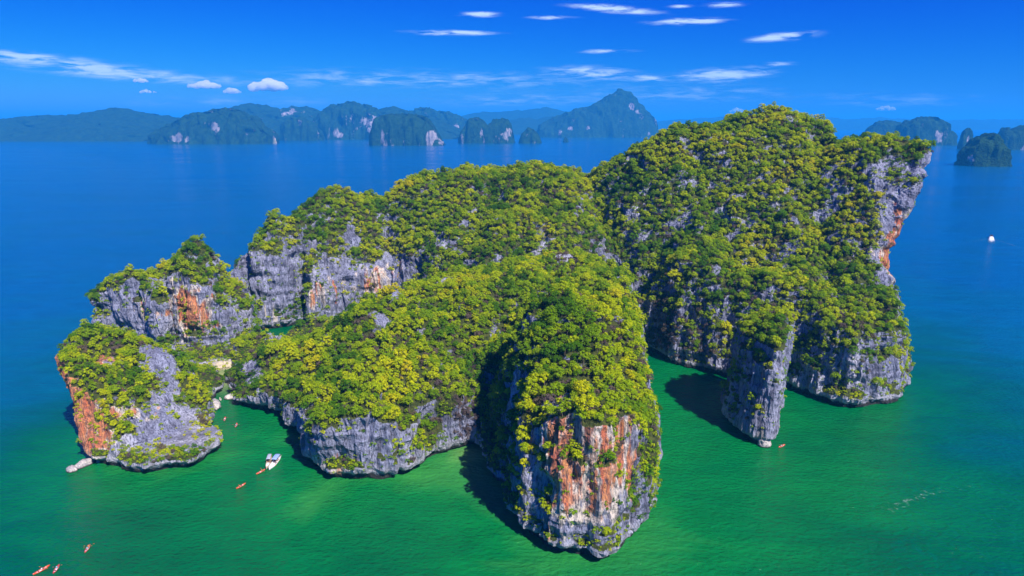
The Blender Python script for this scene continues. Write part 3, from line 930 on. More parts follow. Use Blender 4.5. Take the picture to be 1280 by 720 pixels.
def trunk_mesh(name, cen, seed, height=3.0):
    r = random.Random(seed)
    V, F = [], []
    def tube(a, b, r0, r1, n=6):
        a, b = Vector(a), Vector(b); dz = (b - a).normalized()
        s = dz.orthogonal().normalized(); t = dz.cross(s)
        i0 = len(V)
        mid = (a + b) / 2 + s * r.uniform(-.15, .15)
        for p, q in ((a, r0), (mid, (r0 + r1) / 2), (b, r1)):
            for k in range(n):
                an = 2 * math.pi * k / n
                V.append(tuple(p + s * math.cos(an) * q + t * math.sin(an) * q))
        for j in range(2):
            for k in range(n):
                F.append((i0 + j * n + k, i0 + j * n + (k + 1) % n, i0 + (j + 1) * n + (k + 1) % n, i0 + (j + 1) * n + k))
    top = (r.uniform(-.2, .2), r.uniform(-.2, .2), height)
    tube((0, 0, -1.2), top, 0.22, 0.13)
    for c in cen[:6]:
        tube(top, (c[0] * .9, c[1] * .9, c[2] - 0.1), 0.10, 0.04, 5)
    return new_mesh(name, V, F, M_BARK)


def joined(name, parts):
    """several meshes in one, keeping materials"""
    bm = bmesh.new()
    mats = []
    for me in parts:
        n0 = len(bm.faces)
        bm.from_mesh(me); bm.faces.ensure_lookup_table()
        for f in bm.faces[n0:]:
            f.material_index = len(mats)
        mats.append(me.materials[0])
    out = bpy.data.meshes.new(name); bm.to_mesh(out); bm.free()
    for m in mats: out.materials.append(m)
    return out


CROWNS, TRUNKS, FOREST_SRC = [], [], []
NVAR = 8
src = bpy.data.collections.new('forest_sources')
for i in range(NVAR):
    big = i % 4
    cm, cen = crown_mesh('crown', M_LEAF, 100 + i, n_leaf=(820, 700, 960, 660)[big], R=(2.3, 2.0, 2.6, 1.9)[big], z0=0.9, H=(4.0, 4.4, 3.8, 5.0)[big], clumps=(15, 12, 19, 13)[big], leaf=0.46)
    tm = trunk_mesh('trunk', cen, 40 + i, 2.4)
    CROWNS.append(cm); TRUNKS.append(tm)
    src.objects.link(bpy.data.objects.new('tree_source_%02d' % i, joined('tree', [cm, tm])))
SHRUBS = []
for i in range(4):
    cm, cen = crown_mesh('shrub', M_LEAF, 300 + i, n_leaf=210, R=1.4, H=1.9, leaf=0.42, clumps=7, z0=-0.1)
    SHRUBS.append(cm)
    src.objects.link(bpy.data.objects.new('tree_source_%02d' % (NVAR + i), cm))
for i in range(3):
    cm, cen = crown_mesh('dry', M_DRY, 400 + i, n_leaf=330, R=1.7, H=1.9, leaf=0.6, clumps=8, z0=0.0, slim=0.5)
    src.objects.link(bpy.data.objects.new('tree_source_%02d' % (NVAR + 4 + i), cm))


def scatter(P, Q, N, veg, n_cand, seed):
    """candidate spots on the surface -> position, normal, veg"""
    r = np.random.default_rng(seed)
    T = np.concatenate([Q[:, [0, 1, 2]], Q[:, [0, 2, 3]]])
    a, b, c = P[T[:, 0]], P[T[:, 1]], P[T[:, 2]]
    ar = 0.5 * np.linalg.norm(np.cross(b - a, c - a), axis=1)
    ar[(a[:, 2] < 1.5) | (a[:, 1] > 505)] = 0
    k = r.choice(len(T), n_cand, p=ar / ar.sum())
    u, v = r.random(n_cand), r.random(n_cand)
    f = u + v > 1; u[f] = 1 - u[f]; v[f] = 1 - v[f]
    w = np.stack([1 - u - v, u, v], 1)[:, :, None]
    pos = (P[T[k]] * w).sum(1); nr = (N[T[k]] * w).sum(1); vg = (veg[T[k]] * w[:, :, 0]).sum(1)
    return pos, nr, vg, ar.sum()


def thin(pos, rad):
    """keep spots that stay a radius apart"""
    keep = []; cell = {}
    h = float(rad.max())
    key = np.floor(pos / h).astype(int)
    for i in range(len(pos)):
        kx, ky, kz = key[i]; ok = True
        for dx in (-1, 0, 1):
            for dy in (-1, 0, 1):
                for dz in (-1, 0, 1):
                    for j in cell.get((kx + dx, ky + dy, kz + dz), ()):
                        q = pos[i] - pos[j]
                        if q[0] * q[0] + q[1] * q[1] + q[2] * q[2] < rad[i] * rad[i]:
                            ok = False; break
                    if not ok: break
                if not ok: break
            if not ok: break
        if ok:
            cell.setdefault((kx, ky, kz), []).append(i); keep.append(i)
    return np.array(keep)


INST = []      # x,y,z, rz, scale, variant, site
for site, (Pp, Qq, Nn, Vv, cand, sc) in enumerate(((ISL_P, ISL_Q, ISL_N, ISL_V, 150000, 1.0), (P2, Q2, ROCK_N, ROCK_V, 11000, 0.85), (P3, Q3, PIL_N, PIL_V, 3500, 0.75))):
    pos, nr, vg, area = scatter(Pp, Qq, Nn, Vv, cand, 50 + site)
    r = np.random.default_rng(70 + site)
    dry = blobs(pos, DRY) + 0.35 * fbm(pos / 20.0 + 200, 2) if site == 0 else np.zeros(len(pos))
    roll = r.random(len(pos))
    kind = np.full(len(pos), -1)
    kind[vg > 0.5] = 0                                       # trees
    kind[(vg > 0.22) & (vg <= 0.5) & (roll < 0.55)] = 1      # shrubs
    kind[(vg <= 0.22) & (roll < 0.045)] = 1
    kind[(dry > 0.35) & (roll < np.clip(dry, 0, .7)) & (nr[:, 2] > -0.2)] = 2
    kind[(kind == 0) & (roll > 0.91)] = 2
    kind[(kind == 0) & ((pos[:, 2] < 9) | (nr[:, 2] < 0.22))] = 1
    kind[nr[:, 2] < -0.35] = -1
    s = np.exp(r.normal(0, 0.38, len(pos))) * sc * 0.72
    s[kind == 1] *= 0.75
    s[kind == 2] *= 0.9
    ok = kind >= 0
    pos, nr, kind, s = pos[ok], nr[ok], kind[ok], s[ok]
    s = np.clip(s, 0.3, 1.25)
    rad = np.where(kind == 0, 2.55, np.where(kind == 1, 1.5, 1.6)) * s
    kp = thin(pos, rad)
    pos, nr, kind, s = pos[kp], nr[kp], kind[kp], s[kp]
    var = np.where(kind == 0, r.integers(0, NVAR, len(pos)), np.where(kind == 1, NVAR + r.integers(0, 4, len(pos)), NVAR + 4 + r.integers(0, 3, len(pos))))
    base = pos - np.stack([0 * s, 0 * s, np.where(kind == 0, 0.7 * s, 0.25 * s)], 1)
    INST.append(np.column_stack([base, r.uniform(0, 6.283, len(pos)), s, var, np.full(len(pos), site)]))
INST = np.concatenate(INST)

# the trees that show largest become objects of their own
trees_bvh = BVHTree.FromPolygons([tuple(v) for v in ISL_P], [tuple(q) for q in ISL_Q.tolist()])


def in_view(p):
    d = p - np.array([0, 0, CAM_H])
    c, s = math.cos(PITCH), math.sin(PITCH)
    f = d[1] * c - d[2] * s; up = d[1] * s + d[2] * c
    x, y = 640 + FPX * d[0] / f, 360 - FPX * up / f
    return 5 < x < 1275 and 5 < y < 715, f


order = []
for i in np.nonzero(INST[:, 5] < NVAR)[0]:
    vis, f = in_view(INST[i, :3] + np.array([0, 0, 4 * INST[i, 4]]))
    if vis:
        order.append((-INST[i, 4] / f, i))
order.sort()
single = []
eye = Vector((0, 0, CAM_H))
for _, i in order:
    if len(single) >= 290:
        break
    tip = Vector(INST[i, :3]) + Vector((0, 0, 4.6 * INST[i, 4]))
    dv = tip - eye
    hit = trees_bvh.ray_cast(eye, dv.normalized(), dv.length - 3)
    if hit[0] is None:
        single.append(i)


def site_words(p, site):
    x, y, z = p
    if site == 1:
        if x < -150: return 'above the orange overhang of the leaning slab'
        return 'on the bare grey side of the leaning slab' if y < 255 else 'on the crest of the leaning slab'
    if site == 2:
        return 'on the top of the limestone pillar' if z > 30 else 'on the flank of the limestone pillar'
    if y < 262 and x > -14:
        if y < 190: return 'at the brink above the orange headland face'
        if x > 38: return 'on the headland flank facing the pillar'
        if x < 4: return 'on the shaded headland flank above the ravine'
        return 'on the front half of the headland top' if y < 218 else 'on the rear half of the headland top'
    if x < 10 and y < 330:
        if x < -90: return 'on the low end of the front peninsula beside the beach'
        if y < 240: return 'on the seaward cliff of the front peninsula above the boats'
        return 'on the crest of the front peninsula below the lagoon' if x < -50 else 'on the front peninsula beside the headland ravine'
    if x > 75:
        return 'on the high massif behind the pillar'
    if x < -140:
        return 'on the block behind the beach'
    return 'on the middle slopes behind the headland'


for i in single:
    x, y, z, rz, s, var, site = INST[i]
    var = int(var)
    t = link('tree', None)
    t.location = (x, y, z); t.rotation_euler = (0, 0, rz); t.scale = (s, s, s)
    w = site_words((x, y, z), int(site))
    look = ('rounded', 'upright', 'broad', 'narrow')[var % 4]
    size = 'small' if s < 0.75 else ('medium' if s < 0.95 else ('large' if s < 1.2 else 'very large'))
    tag(t, f'{size} {look} crowned tree {w}', 'tree', f'{size} {look} trees {w}')
    link('crown', CROWNS[var], t); link('trunk', TRUNKS[var], t)

# everything else that grows: one mass
rest = np.delete(INST, single, axis=0)
fm = bpy.data.meshes.new('forest')
fm.vertices.add(len(rest)); fm.vertices.foreach_set('co', rest[:, :3].astype(np.float32).ravel())
add_attr(fm, 'turn', rest[:, 3]); add_attr(fm, 'size', rest[:, 4])
a = fm.attributes.new('pick', 'INT', 'POINT'); a.data.foreach_set('value', rest[:, 5].astype(np.int32))
forest = link('forest', fm)
tag(forest, 'dense mass of small trees and scrub covering the island', 'forest', kind='stuff')
ng = bpy.data.node_groups.new('forest_growth', 'GeometryNodeTree')
ng.interface.new_socket('Geometry', in_out='INPUT', socket_type='NodeSocketGeometry')
ng.interface.new_socket('Geometry', in_out='OUTPUT', socket_type='NodeSocketGeometry')
gi = ng.nodes.new('NodeGroupInput'); go = ng.nodes.new('NodeGroupOutput')
ci = ng.nodes.new('GeometryNodeCollectionInfo'); ci.inputs['Collection'].default_value = src
ci.inputs['Separate Children'].default_value = True; ci.inputs['Reset Children'].default_value = True
iop = ng.nodes.new('GeometryNodeInstanceOnPoints'); iop.inputs['Pick Instance'].default_value = True


def named(n, t):
    x = ng.nodes.new('GeometryNodeInputNamedAttribute'); x.data_type = t; x.inputs['Name'].default_value = n
    return x.outputs['Attribute']


cx = ng.nodes.new('ShaderNodeCombineXYZ')
ng.links.new(named('turn', 'FLOAT'), cx.inputs[2])
e2r = ng.nodes.new('FunctionNodeEulerToRotation'); ng.links.new(cx.outputs[0], e2r.inputs[0])
ng.links.new(gi.outputs[0], iop.inputs['Points']); ng.links.new(ci.outputs[0], iop.inputs['Instance'])
ng.links.new(named('pick', 'INT'), iop.inputs['Instance Index'])
ng.links.new(e2r.outputs[0], iop.inputs['Rotation']); ng.links.new(named('size', 'FLOAT'), iop.inputs['Scale'])
ng.links.new(iop.outputs[0], go.inputs[0])
md = forest.modifiers.new('growth', 'NODES'); md.node_group = ng
print('INSTANCES', len(INST), 'single', len(single))

# ------------------------------------------------------------------ boats
M_KAYAK = plain('kayak_plastic', (0.75, 0.085, 0.03), 0.35, 0.5, 0.15)
M_KAYAK2 = plain('kayak_plastic_red', (0.70, 0.03, 0.05), 0.35, 0.5, 0.15)
M_KAYAKP = plain('kayak_plastic_pale', (0.70, 0.60, 0.42), 0.35, 0.5, 0.15)
M_WHITE = plain('white_paint', (0.80, 0.80, 0.80), 0.4, 0.5, 0.12)
M_BLUE = plain('blue_tarpaulin', (0.30, 0.42, 0.72), 0.7, 0.2, 0.25)
M_DARK = plain('dark_canvas', (0.03, 0.03, 0.045), 0.7, 0.2, 0.3)
M_WOOD = plain('varnished_wood', (0.38, 0.20, 0.09), 0.5, 0.4, 0.4)
M_ORANGE = plain('orange_cloth', (0.80, 0.25, 0.02), 0.7, 0.2, 0.2)
M_SKIN = plain('skin', (0.45, 0.26, 0.17), 0.6, 0.3, 0.1)
M_HAIR = plain('hair', (0.03, 0.02, 0.015), 0.7, 0.2, 0.2)
M_CYAN = plain('cyan_cloth', (0.10, 0.55, 0.65), 0.7, 0.2, 0.2)
M_STEEL = plain('engine_metal', (0.18, 0.18, 0.19), 0.4, 0.5, 0.3)
M_GLASS = plain('tinted_glass', (0.02, 0.03, 0.04), 0.08, 0.6, 0.1)


def loft(name, sections, mat, cap=True):
    """sections: list of rings of points (same count)"""
    n = len(sections[0]); V = [p for r in sections for p in r]; F = []
    for i in range(len(sections) - 1):
        for k in range(n):
            F.append((i * n + k, (i + 1) * n + k, (i + 1) * n + (k + 1) % n, i * n + (k + 1) % n))
    bm = bmesh.new()
    vs = [bm.verts.new(v) for v in V]
    for f in F: bm.faces.new([vs[k] for k in f])
    if cap:
        bm.faces.new(vs[:n][::-1] if True else vs[:n]); bm.faces.new(vs[-n:])
    bmesh.ops.recalc_face_normals(bm, faces=bm.faces)
    me = bpy.data.meshes.new(name); bm.to_mesh(me); bm.free()
    me.materials.append(mat); me.shade_smooth()
    return me


def box_mesh(name, sx, sy, sz, mat, bevel=0.03, off=(0, 0, 0)):
    bm = bmesh.new(); bmesh.ops.create_cube(bm, size=1)
    for v in bm.verts: v.co = (v.co.x * sx + off[0], v.co.y * sy + off[1], v.co.z * sz + off[2])
    if bevel: bmesh.ops.bevel(bm, geom=bm.edges[:], offset=bevel, segments=2, affect='EDGES')
    me = bpy.data.meshes.new(name); bm.to_mesh(me); bm.free(); me.materials.append(mat)
    return me


def rod_mesh(name, a, b, r, mat, n=8):
    a, b = Vector(a), Vector(b); d = (b - a).normalized(); s = d.orthogonal().normalized(); t = d.cross(s)
    return loft(name, [[tuple(p + (s * math.cos(6.2832 * k / n) + t * math.sin(6.2832 * k / n)) * r) for k in range(n)] for p in (a, b)], mat)


def hull_ring(x, w, zb, zt, inner=None, n=5):
    """U-shaped open hull section: outside down and round, inside back"""
    pts = []
    for k in range(n * 2 + 1):
        a = math.pi * k / (n * 2)
        pts.append((x, w * math.cos(a), zt - (zt - zb) * math.sin(a) ** 0.7))
    if inner:
        wi, zf = inner
        for k in range(n * 2, -1, -1):
            a = math.pi * k / (n * 2)
            pts.append((x, wi * math.cos(a), zt - (zt - zf) * math.sin(a) ** 0.5))
    return pts


def kayak_meshes(mat):
    L = 2.0
    xs = np.linspace(-L, L, 15)
    ring = []
    for x in xs:
        u = abs(x) / L
        w = max(0.03, 0.42 * (1 - u ** 2.4)); rock = 0.14 * u ** 3
        c = smooth01(np.array([(0.72 - u) / 0.1]))[0]
        zt = 0.27 + rock; dep = 0.04 + 0.16 * c
        ring.append(hull_ring(x, w, -0.10 + rock, zt, (w * (0.5 + 0.28 * c), zt - dep)))
    hull = loft('hull', ring, mat)
    cock = []
    for x in np.linspace(-1.3, 1.3, 9):
        u = abs(x) / L; w = 0.30 * (1 - u ** 3)
        cock.append([(x, w, 0.14), (x, w * .6, 0.125), (x, -w * .6, 0.125), (x, -w, 0.14), (x, -w * .6, 0.09), (x, w * .6, 0.09)])
    return hull, loft('cockpit', cock, M_WHITE), box_mesh('seat', 0.10, 0.42, 0.30, M_DARK, 0.03)


KAYAK = {m.name: kayak_meshes(m) for m in (M_KAYAK, M_KAYAK2, M_KAYAKP)}


def person_mesh():
    J = {'pelvis': (0, 0, .24, .135), 'waist': (-.03, 0, .40, .125), 'chest': (-.02, 0, .58, .145), 'neck': (0, 0, .74, .06), 'head': (.03, 0, .86, .095), 'crown': (.02, 0, .94, .08)}
    E = [('pelvis', 'waist'), ('waist', 'chest'), ('chest', 'neck'), ('neck', 'head'), ('head', 'crown')]
    for sgn, n in ((1, 'l'), (-1, 'r')):
        J['hip' + n] = (.06, .10 * sgn, .22, .095); J['knee' + n] = (.48, .15 * sgn, .36, .065); J['ankle' + n] = (.82, .13 * sgn, .20, .042); J['toe' + n] = (.90, .14 * sgn, .27, .03)
        J['sh' + n] = (-.01, .19 * sgn, .66, .062); J['elb' + n] = (.14, .29 * sgn, .46, .046); J['wr' + n] = (.36, .27 * sgn, .50, .032); J['hand' + n] = (.43, .26 * sgn, .52, .038)
        E += [('pelvis', 'hip' + n), ('hip' + n, 'knee' + n), ('knee' + n, 'ankle' + n), ('ankle' + n, 'toe' + n), ('chest', 'sh' + n), ('sh' + n, 'elb' + n), ('elb' + n, 'wr' + n), ('wr' + n, 'hand' + n)]
    keys = list(J)
    me = bpy.data.meshes.new('figure')
    me.from_pydata([J[k][:3] for k in keys], [(keys.index(a), keys.index(b)) for a, b in E], [])
    o = link('figure', me)
    sk = o.modifiers.new('skin', 'SKIN')
    for k, v in zip(keys, me.skin_vertices[0].data):
        r = J[k][3]; v.radius = (r, r); v.use_root = (k == 'pelvis')
    sub = o.modifiers.new('sub', 'SUBSURF'); sub.levels = 1; sub.render_levels = 1
    dg = bpy.context.evaluated_depsgraph_get()
    out = bpy.data.meshes.new_from_object(o.evaluated_get(dg))
    bpy.data.objects.remove(o); bpy.data.meshes.remove(me)
    out.name = 'body'; out.materials.clear(); out.materials.append(M_SKIN); out.shade_smooth()
    return out


BODY = person_mesh()


def ring_z(z, rx, ry, cx=0.0, n=12):
    return [(cx + rx * math.cos(6.2832 * k / n), ry * math.sin(6.2832 * k / n), z) for k in range(n)]


def vest_mesh(mat):
    return loft('life_vest', [ring_z(.36, .15, .17, -.03), ring_z(.46, .165, .185, -.03), ring_z(.60, .17, .205, -.02), ring_z(.69, .12, .16, -.01)], mat)


VEST = {'orange': vest_mesh(M_ORANGE), 'cyan': vest_mesh(M_CYAN), 'white': vest_mesh(M_WHITE)}
HAIR = loft('hair', [ring_z(.87, .10, .10, .0), ring_z(.93, .108, .108, .0), ring_z(1.0, .08, .08, .005), ring_z(1.035, .03, .03, .01)], M_HAIR)
PADDLE_SHAFT = rod_mesh('shaft', (0, -1.0, 0), (0, 1.0, 0), 0.018, M_DARK)
PADDLE_BLADE = loft('blade', [[(.0, 0, .01), (.02, 0, 0), (.0, 0, -.01), (-.02, 0, 0)], [(.0, .12, .012), (.09, .12, 0), (0, .12, -.012), (-.09, .12, 0)], [(0, .36, .012), (.10, .36, 0), (0, .36, -.012), (-.10, .36, 0)], [(0, .46, .006), (.04, .46, 0), (0, .46, -.006), (-.04, .46, 0)]], M_ORANGE)


def kayak(p0, p1, mat, label, people, length=1.0, group='kayaks on the green water'):
    x0, y0 = G(*p0); x1, y1 = G(*p1)
    root = link('kayak', None)
    root.location = ((x0 + x1) / 2, (y0 + y1) / 2, 0.02)
    hd = math.atan2(y1 - y0, x1 - x0)
    root.rotation_euler = (0, 0, hd)
    root.scale = (length, length, length)
    h, c, s = KAYAK[mat.name]
    link('hull', h, root); link('cockpit', c, root)
    for sx in (-0.75, 0.35):
        q = link('seat', s, root); q.location = (sx, 0, 0.28)
    tag(root, label, 'kayak', group)
    R = Matrix.Rotation(hd, 4, 'Z')
    for sx, vest, plabel in people:
        pr = link('person', None)
        pr.location = root.location + R @ Vector((sx * length, 0, 0.03)); pr.rotation_euler = (0, 0, hd)
        tag(pr, plabel, 'person', 'kayak paddlers')
        link('body', BODY, pr); link('life_vest', VEST[vest], pr); link('hair', HAIR, pr)
        pd = link('paddle', None)
        pd.location = pr.location + R @ Vector((0.43, 0, 0.53)); pd.rotation_euler = (random.uniform(-.35, .35), 0, hd + random.uniform(-.25, .25))
        tag(pd, 'paddle held by the ' + plabel, 'paddle', 'kayak paddles')
        link('shaft', PADDLE_SHAFT, pd)
        for e in (0, math.pi):
            bl = link('blade', PADDLE_BLADE, pd)
            bl.rotation_euler = (0, 0, e); bl.location = (0, 0.95 * math.cos(e), 0)


kayak((296, 611), (306.5, 605), M_KAYAK, 'orange kayak with white deck, second in line from the moored boats', [(-0.6, 'orange', 'paddler in the orange kayak second from the moored boats')])
kayak((321, 593), (331, 587.5), M_KAYAK, 'orange kayak with white deck lying right beside the two moored boats', [(0.45, 'orange', 'paddler in the orange kayak right beside the moored boats')])
kayak((294, 535), (296.5, 529), M_KAYAK2, 'pink red kayak toward the moored boats, in the channel by the leaning slab', [(-0.6, 'cyan', 'paddler in the red kayak nearer the moored boats')])
kayak((280, 527), (282, 521.5), M_KAYAK2, 'pink red kayak toward the beach, in the channel by the leaning slab', [(-0.6, 'white', 'paddler in the red kayak nearer the beach')])
kayak((274.5, 497), (276.5, 502), M_KAYAKP, 'pale sand coloured kayak at the mouth of the beach channel', [])
kayak((971.5, 560.5), (983, 555.5), M_KAYAK, 'lone orange kayak drifting beside the foot of the limestone pillar', [(-0.5, 'white', 'paddler in the kayak beside the limestone pillar')])
kayak((106.5, 691), (112.5, 682), M_KAYAK2, 'red kayak paddled apart from the pair in open water', [(-0.1, 'cyan', 'paddler alone in the red kayak apart from the pair'), (0.85, 'orange', 'front paddler in the red kayak apart from the pair')])
kayak((67, 717), (74, 707), M_KAYAK2, 'red kayak of the pair whose paddler wears cyan', [(0.35, 'cyan', 'paddler in cyan in the red kayak of the pair')])
kayak((43.5, 718), (60.5, 708.5), M_KAYAK, 'longer orange red kayak of the pair in open water', [(0.1, 'white', 'paddler in white in the longer kayak of the pair')], 1.15)


def longtail(p0, p1, width, label, canopy_mat, hull_mat, bow_cloth):
    """open wooden tour boat: p0 is the bow on the photo, p1 the stern"""
    x0, y0 = G(*p0); x1, y1 = G(*p1)
    L = math.hypot(x0 - x1, y0 - y1) / 2
    hd = math.atan2(y0 - y1, x0 - x1)
    root = link('longtail_boat', None)
    root.location = ((x0 + x1) / 2, (y0 + y1) / 2, 0.0); root.rotation_euler = (0, 0, hd)
    tag(root, label, 'boat', 'moored tour boats')
    ring = []
    for x in np.linspace(-L, L, 17):
        u = x / L
        w = width / 2 * (1 - max(0, u) ** 2.2 * 0.93) * (1 - max(0, -u) ** 3 * 0.35)
        rise = 0.9 * max(0, u) ** 3 + 0.25 * max(0, -u) ** 3
        ring.append(hull_ring(x, w, -0.30 + rise * .6, 0.62 + rise, (max(0.02, w - 0.10), 0.16 + rise * .9)))
    link('hull', loft('hull', ring, hull_mat), root)
    link('deck', box_mesh('deck', L * 0.62, width * 0.62, 0.05, M_WHITE, 0.01, (L * 0.42, 0, 0.60)), root)
    ct = []
    for x in np.linspace(-L * 0.72, L * 0.12, 6):
        ct.append([(x, width * .46 * math.cos(a), 1.95 + 0.22 * math.sin(a)) for a in np.linspace(0, math.pi, 9)] + [(x, width * .44 * math.cos(a), 1.90 + 0.22 * math.sin(a)) for a in np.linspace(math.pi, 0, 9)])
    link('canopy', loft('canopy', ct, canopy_mat), root)
    for x in (-L * .70, -L * .3, L * .10):
        for sy in (-1, 1):
            link('post', rod_mesh('post', (x, sy * width * .42, 0.5), (x, sy * width * .43, 1.96), 0.03, M_WOOD), root)
    for x in (-L * .55, -L * .33, -L * .1, L * .08):
        link('bench', box_mesh('bench', 0.35, width * .72, 0.06, M_WOOD, 0.01, (x, 0, 0.48)), root)
    en = link('engine', box_mesh('engine', 0.8, 0.45, 0.45, M_STEEL, 0.05, (-L * .93, 0, 1.0)), root)
    link('propeller_shaft', rod_mesh('propeller_shaft', (-L * .93, 0, 1.0), (-L - 2.4, 0.3, -0.1), 0.04, M_STEEL), en)
    link('bow_cloth', rod_mesh('bow_cloth', (L * .93, 0, 1.15), (L * .90, 0, 0.75), 0.14, bow_cloth), root)
    for k in range(3):
        link('fender', rod_mesh('fender', (L * (.3 - .35 * k), width * .47, .55), (L * (.3 - .35 * k), width * .49, .15), 0.09, M_ORANGE), root)


longtail((336.5, 588.5), (349.5, 571.5), 2.1, 'wider white moored boat with a long blue canopy', M_BLUE, M_WHITE, M_ORANGE)
longtail((333, 587.5), (338.5, 571.5), 1.5, 'narrower moored boat with a short blue grey canopy and tan hull', plain('grey_tarpaulin', (0.42, 0.45, 0.55), 0.7), plain('tan_paint', (0.62, 0.48, 0.34), 0.5), M_KAYAK)


def speedboat():
    x, y = G(1239, 297)
    hd = math.radians(56)
    root = link('speedboat', None); root.location = (x, y, 0.1); root.rotation_euler = (0, math.radians(-3), hd)
    tag(root, 'white speedboat with a dark canopy racing over the blue sea', 'boat')
    L, W = 6.0, 3.4
    ring = []
    for xx in np.linspace(-L, L, 15):
        u = xx / L; w = W / 2 * (1 - max(0, u) ** 2.4 * .95)
        ring.append(hull_ring(xx, w, -0.35 + .7 * max(0, u) ** 3, 1.1 + .35 * max(0, u) ** 2, (max(.03, w - .18), 0.55 + .45 * max(0, u) ** 2)))
    link('hull', loft('hull', ring, M_WHITE), root)
    link('windscreen', loft('windscreen', [[(1.2, -1.2, 1.1), (1.2, 1.2, 1.1), (1.05, 1.2, 1.1), (1.05, -1.2, 1.1)], [(.5, -1.05, 2.0), (.5, 1.05, 2.0), (.38, 1.05, 2.0), (.38, -1.05, 2.0)]], M_GLASS), root)
    link('canopy', box_mesh('canopy', 6.2, 3.0, 0.14, M_DARK, 0.06, (-1.6, 0, 2.75)), root)
    for xx in (-4.5, -1.6, 1.3):
        for sy in (-1.35, 1.35):
            link('post', rod_mesh('post', (xx, sy, .9), (xx, sy, 2.72), .04, M_STEEL), root)
    for xx in (-3.6, -2.4, -1.2):
        link('bench', box_mesh('bench', .5, 2.4, .4, M_WHITE, .05, (xx, 0, .8)), root)
    for sy in (-.6, .6):
        link('outboard_engine', box_mesh('outboard_engine', .6, .5, 1.3, M_STEEL, .1, (-6.3, sy, .9)), root)
    # churned water behind it
    mt, nt, out = nodes('churned_foam'); b = NB(nt)
    tc = nt.nodes.new('ShaderNodeTexCoord')
    n = b.noise(tc.outputs['Object'], 0.55, 5, 0.65)
    f = b.math('ADD', b.attr('foam'), b.math('MULTIPLY', b.math('SUBTRACT', n, .5), 1.1))
    di = nt.nodes.new('ShaderNodeBsdfDiffuse'); di.inputs['Color'].default_value = (.8, .84, .86, 1)
    tr = nt.nodes.new('ShaderNodeBsdfTransparent'); ms = nt.nodes.new('ShaderNodeMixShader')
    nt.links.new(b.range(f, .35, .85, 0, .95, True), ms.inputs[0]); nt.links.new(tr.outputs[0], ms.inputs[1]); nt.links.new(di.outputs[0], ms.inputs[2])
    nt.links.new(ms.outputs[0], out.inputs['Surface'])

    def ribbon(name, pts, widths, foam, z=0.05, hump=0.0, label='white foam wake trailing behind the speedboat'):
        V, F, A = [], [], []
        nn = 9
        for i, (p, w) in enumerate(zip(pts, widths)):
            q = pts[min(i + 1, len(pts) - 1)]; o = pts[max(i - 1, 0)]
            dx, dy = q[0] - o[0], q[1] - o[1]; l = math.hypot(dx, dy)
            for k in range(nn):
                t = k / (nn - 1) * 2 - 1
                V.append((p[0] - dy / l * w * t, p[1] + dx / l * w * t, z + hump * (1 - t * t) * foam[i])); A.append(foam[i] * (1 - t * t))
        for i in range(len(pts) - 1):
            for k in range(nn - 1):
                F.append((i * nn + k, (i + 1) * nn + k, (i + 1) * nn + k + 1, i * nn + k + 1))
        me = new_mesh(name, V, F, mt); add_attr(me, 'foam', A)
        o = link(name, me); tag(o, label, 'wake', kind='stuff')
    c, s_ = math.cos(hd), math.sin(hd)
    st = (x - c * 4.5, y - s_ * 4.5)
    d = np.linspace(0, 1, 24)
    ribbon('wake_foam', [(st[0] - c * 60 * t, st[1] - s_ * 60 * t) for t in d], [2.6 + 5 * t for t in d], [1.25 * (1 - t) ** 1.5 + .1 for t in d], hump=1.3)
    for ang, ln in ((0.42, 170), (-0.42, 170)):
        cc, ss = math.cos(hd + math.pi + ang), math.sin(hd + math.pi + ang)
        ribbon('wake_foam', [(st[0] + cc * ln * t, st[1] + ss * ln * t) for t in d], [1.0 + 4.0 * t for t in d], [.36 * (1 - t) + .08 for t in d], label='thin outer line of the speedboat wake')
    # old drifting wake near the massif
    pts = [G(px, py) for px, py in ((1060, 636), (1090, 633), (1112, 637), (1135, 626), (1160, 617), (1190, 613), (1215, 607), (1245, 602))]
    ribbon('wake_foam', pts, [2.5, 4.0, 5.2, 4.6, 4.8, 3.8, 3.2, 2.0], [.11, .25, .32, .34, .32, .27, .22, .11], label='faint old foam streak drifting on the green water')


speedboat()

# ------------------------------------------------------------------ small cumulus over the coast
def cloud_material():
    mt, nt, out = nodes('cloud_droplets')
    v = nt.nodes.new('ShaderNodeVolumePrincipled')
    v.inputs['Color'].default_value = (0.98, 0.985, 1, 1)
    v.inputs['Density'].default_value = 0.02
    v.inputs['Anisotropy'].default_value = 0.0
    nt.links.new(v.outputs[0], out.inputs['Volume'])
    return mt


M_CLOUD = cloud_material()


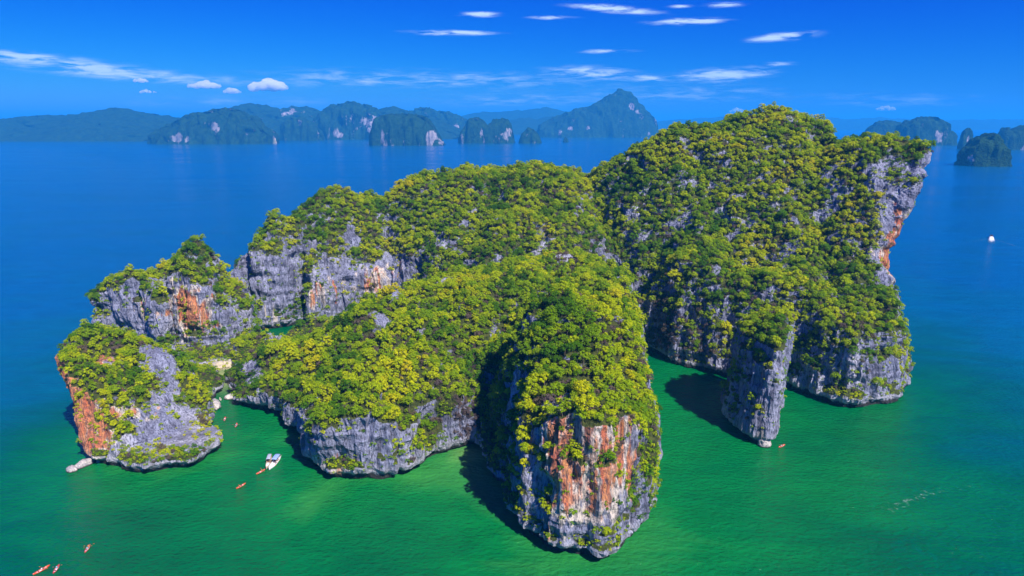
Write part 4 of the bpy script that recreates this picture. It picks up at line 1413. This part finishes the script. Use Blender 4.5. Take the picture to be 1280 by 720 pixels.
def cumulus(px, py, w, h, label, seed):
    el = math.radians(azel(px, py + h / 2)[1])
    dist = max(14000.0, (620 - CAM_H) / math.tan(max(el, 0.012)))
    c = AT(px, py, dist)
    k = dist / FPX
    W, Hh = w * k / 2, h * k
    r = np.random.default_rng(seed)
    n = 14
    vox = Hh / 11
    xs = np.arange(-W * 1.3, W * 1.3, vox); ys = np.arange(-W * .8, W * .8, vox); zs = np.arange(-Hh * .7, Hh * .8, vox)
    X, Y, Z = np.meshgrid(xs, ys, zs, indexing='ij')
    f = np.full(X.shape, -1e9)
    for i in range(n):
        cx = -.85 + 1.7 * i / (n - 1); rad = Hh * r.uniform(.24, .46) * (1.1 - .5 * abs(cx))
        cy = r.uniform(-.4, .4) * W; cz = -Hh * .22 + r.uniform(0, .4) * Hh * (1 - abs(cx))
        f = np.maximum(f, rad - np.sqrt((X - cx * W) ** 2 + (Y - cy) ** 2 + ((Z - cz) * 1.15) ** 2))
    pn = np.stack([X.ravel(), Y.ravel(), Z.ravel()], 1) / (Hh * .22) + seed
    f = f + (fbm(pn, 3) * Hh * .16).reshape(X.shape)
    f = np.minimum(f, (Z + Hh * .42) * 1.0)
    g = vdb.FloatGrid(1.0); g.copyFromArray((-np.clip(f / vox, -3, 3)).astype(np.float32))
    g.transform = vdb.createLinearTransform(voxelSize=vox)
    pts, quads = g.convertToQuads(0.0)
    pts = np.asarray(pts, float) + np.array([xs[0], ys[0], zs[0]]); quads = np.asarray(quads, np.int64)
    a, b, cc = pts[quads[:, 0]], pts[quads[:, 1]], pts[quads[:, 2]]
    if np.einsum('ij,ij->i', a, np.cross(b - a, cc - a)).sum() < 0: quads = quads[:, ::-1]
    me = new_mesh('cloud', pts, quads, M_CLOUD)
    o = link('cloud', me); o.location = c
    tag(o, label, 'cloud', 'small cumulus clouds')


for px, py, w, h, lb, sd in ((335, 106, 48, 19, 'largest puffy white cumulus cloud above the forested coast', 1), (254, 105, 38, 13, 'flat based white cumulus cloud beside the largest cloud, above the green island', 2),
                             (290, 113, 20, 9, 'small white cumulus cloud between the two larger ones', 3), (176, 100, 18, 7, 'small cumulus cloud under the broad cirrus sheet', 4), (183, 114, 22, 6, 'thin ragged cumulus wisp low under the cirrus sheet', 8),
                             (1108, 135, 22, 8, 'small white cumulus cloud low over the spire', 5), (921, 138, 17, 8, 'small white cumulus cloud low beside the massif summit', 6)):
    cumulus(px, py, w, h, lb, sd)

# ------------------------------------------------------------------ sea haze
HAZE = True
if HAZE:
    mt, nt, out = nodes('sea_haze')
    v = nt.nodes.new('ShaderNodeVolumePrincipled')
    v.inputs['Color'].default_value = (0.035, 0.45, 1.0, 1)
    v.inputs['Density'].default_value = 0.0001
    v.inputs['Anisotropy'].default_value = 0.0
    nt.links.new(v.outputs[0], out.inputs['Volume'])
    me = box_mesh('haze', 104000, 104000, 486, mt, 0, (0, 0, 237))
    hz = link('haze', me); tag(hz, 'pale blue sea haze', 'haze', kind='stuff')
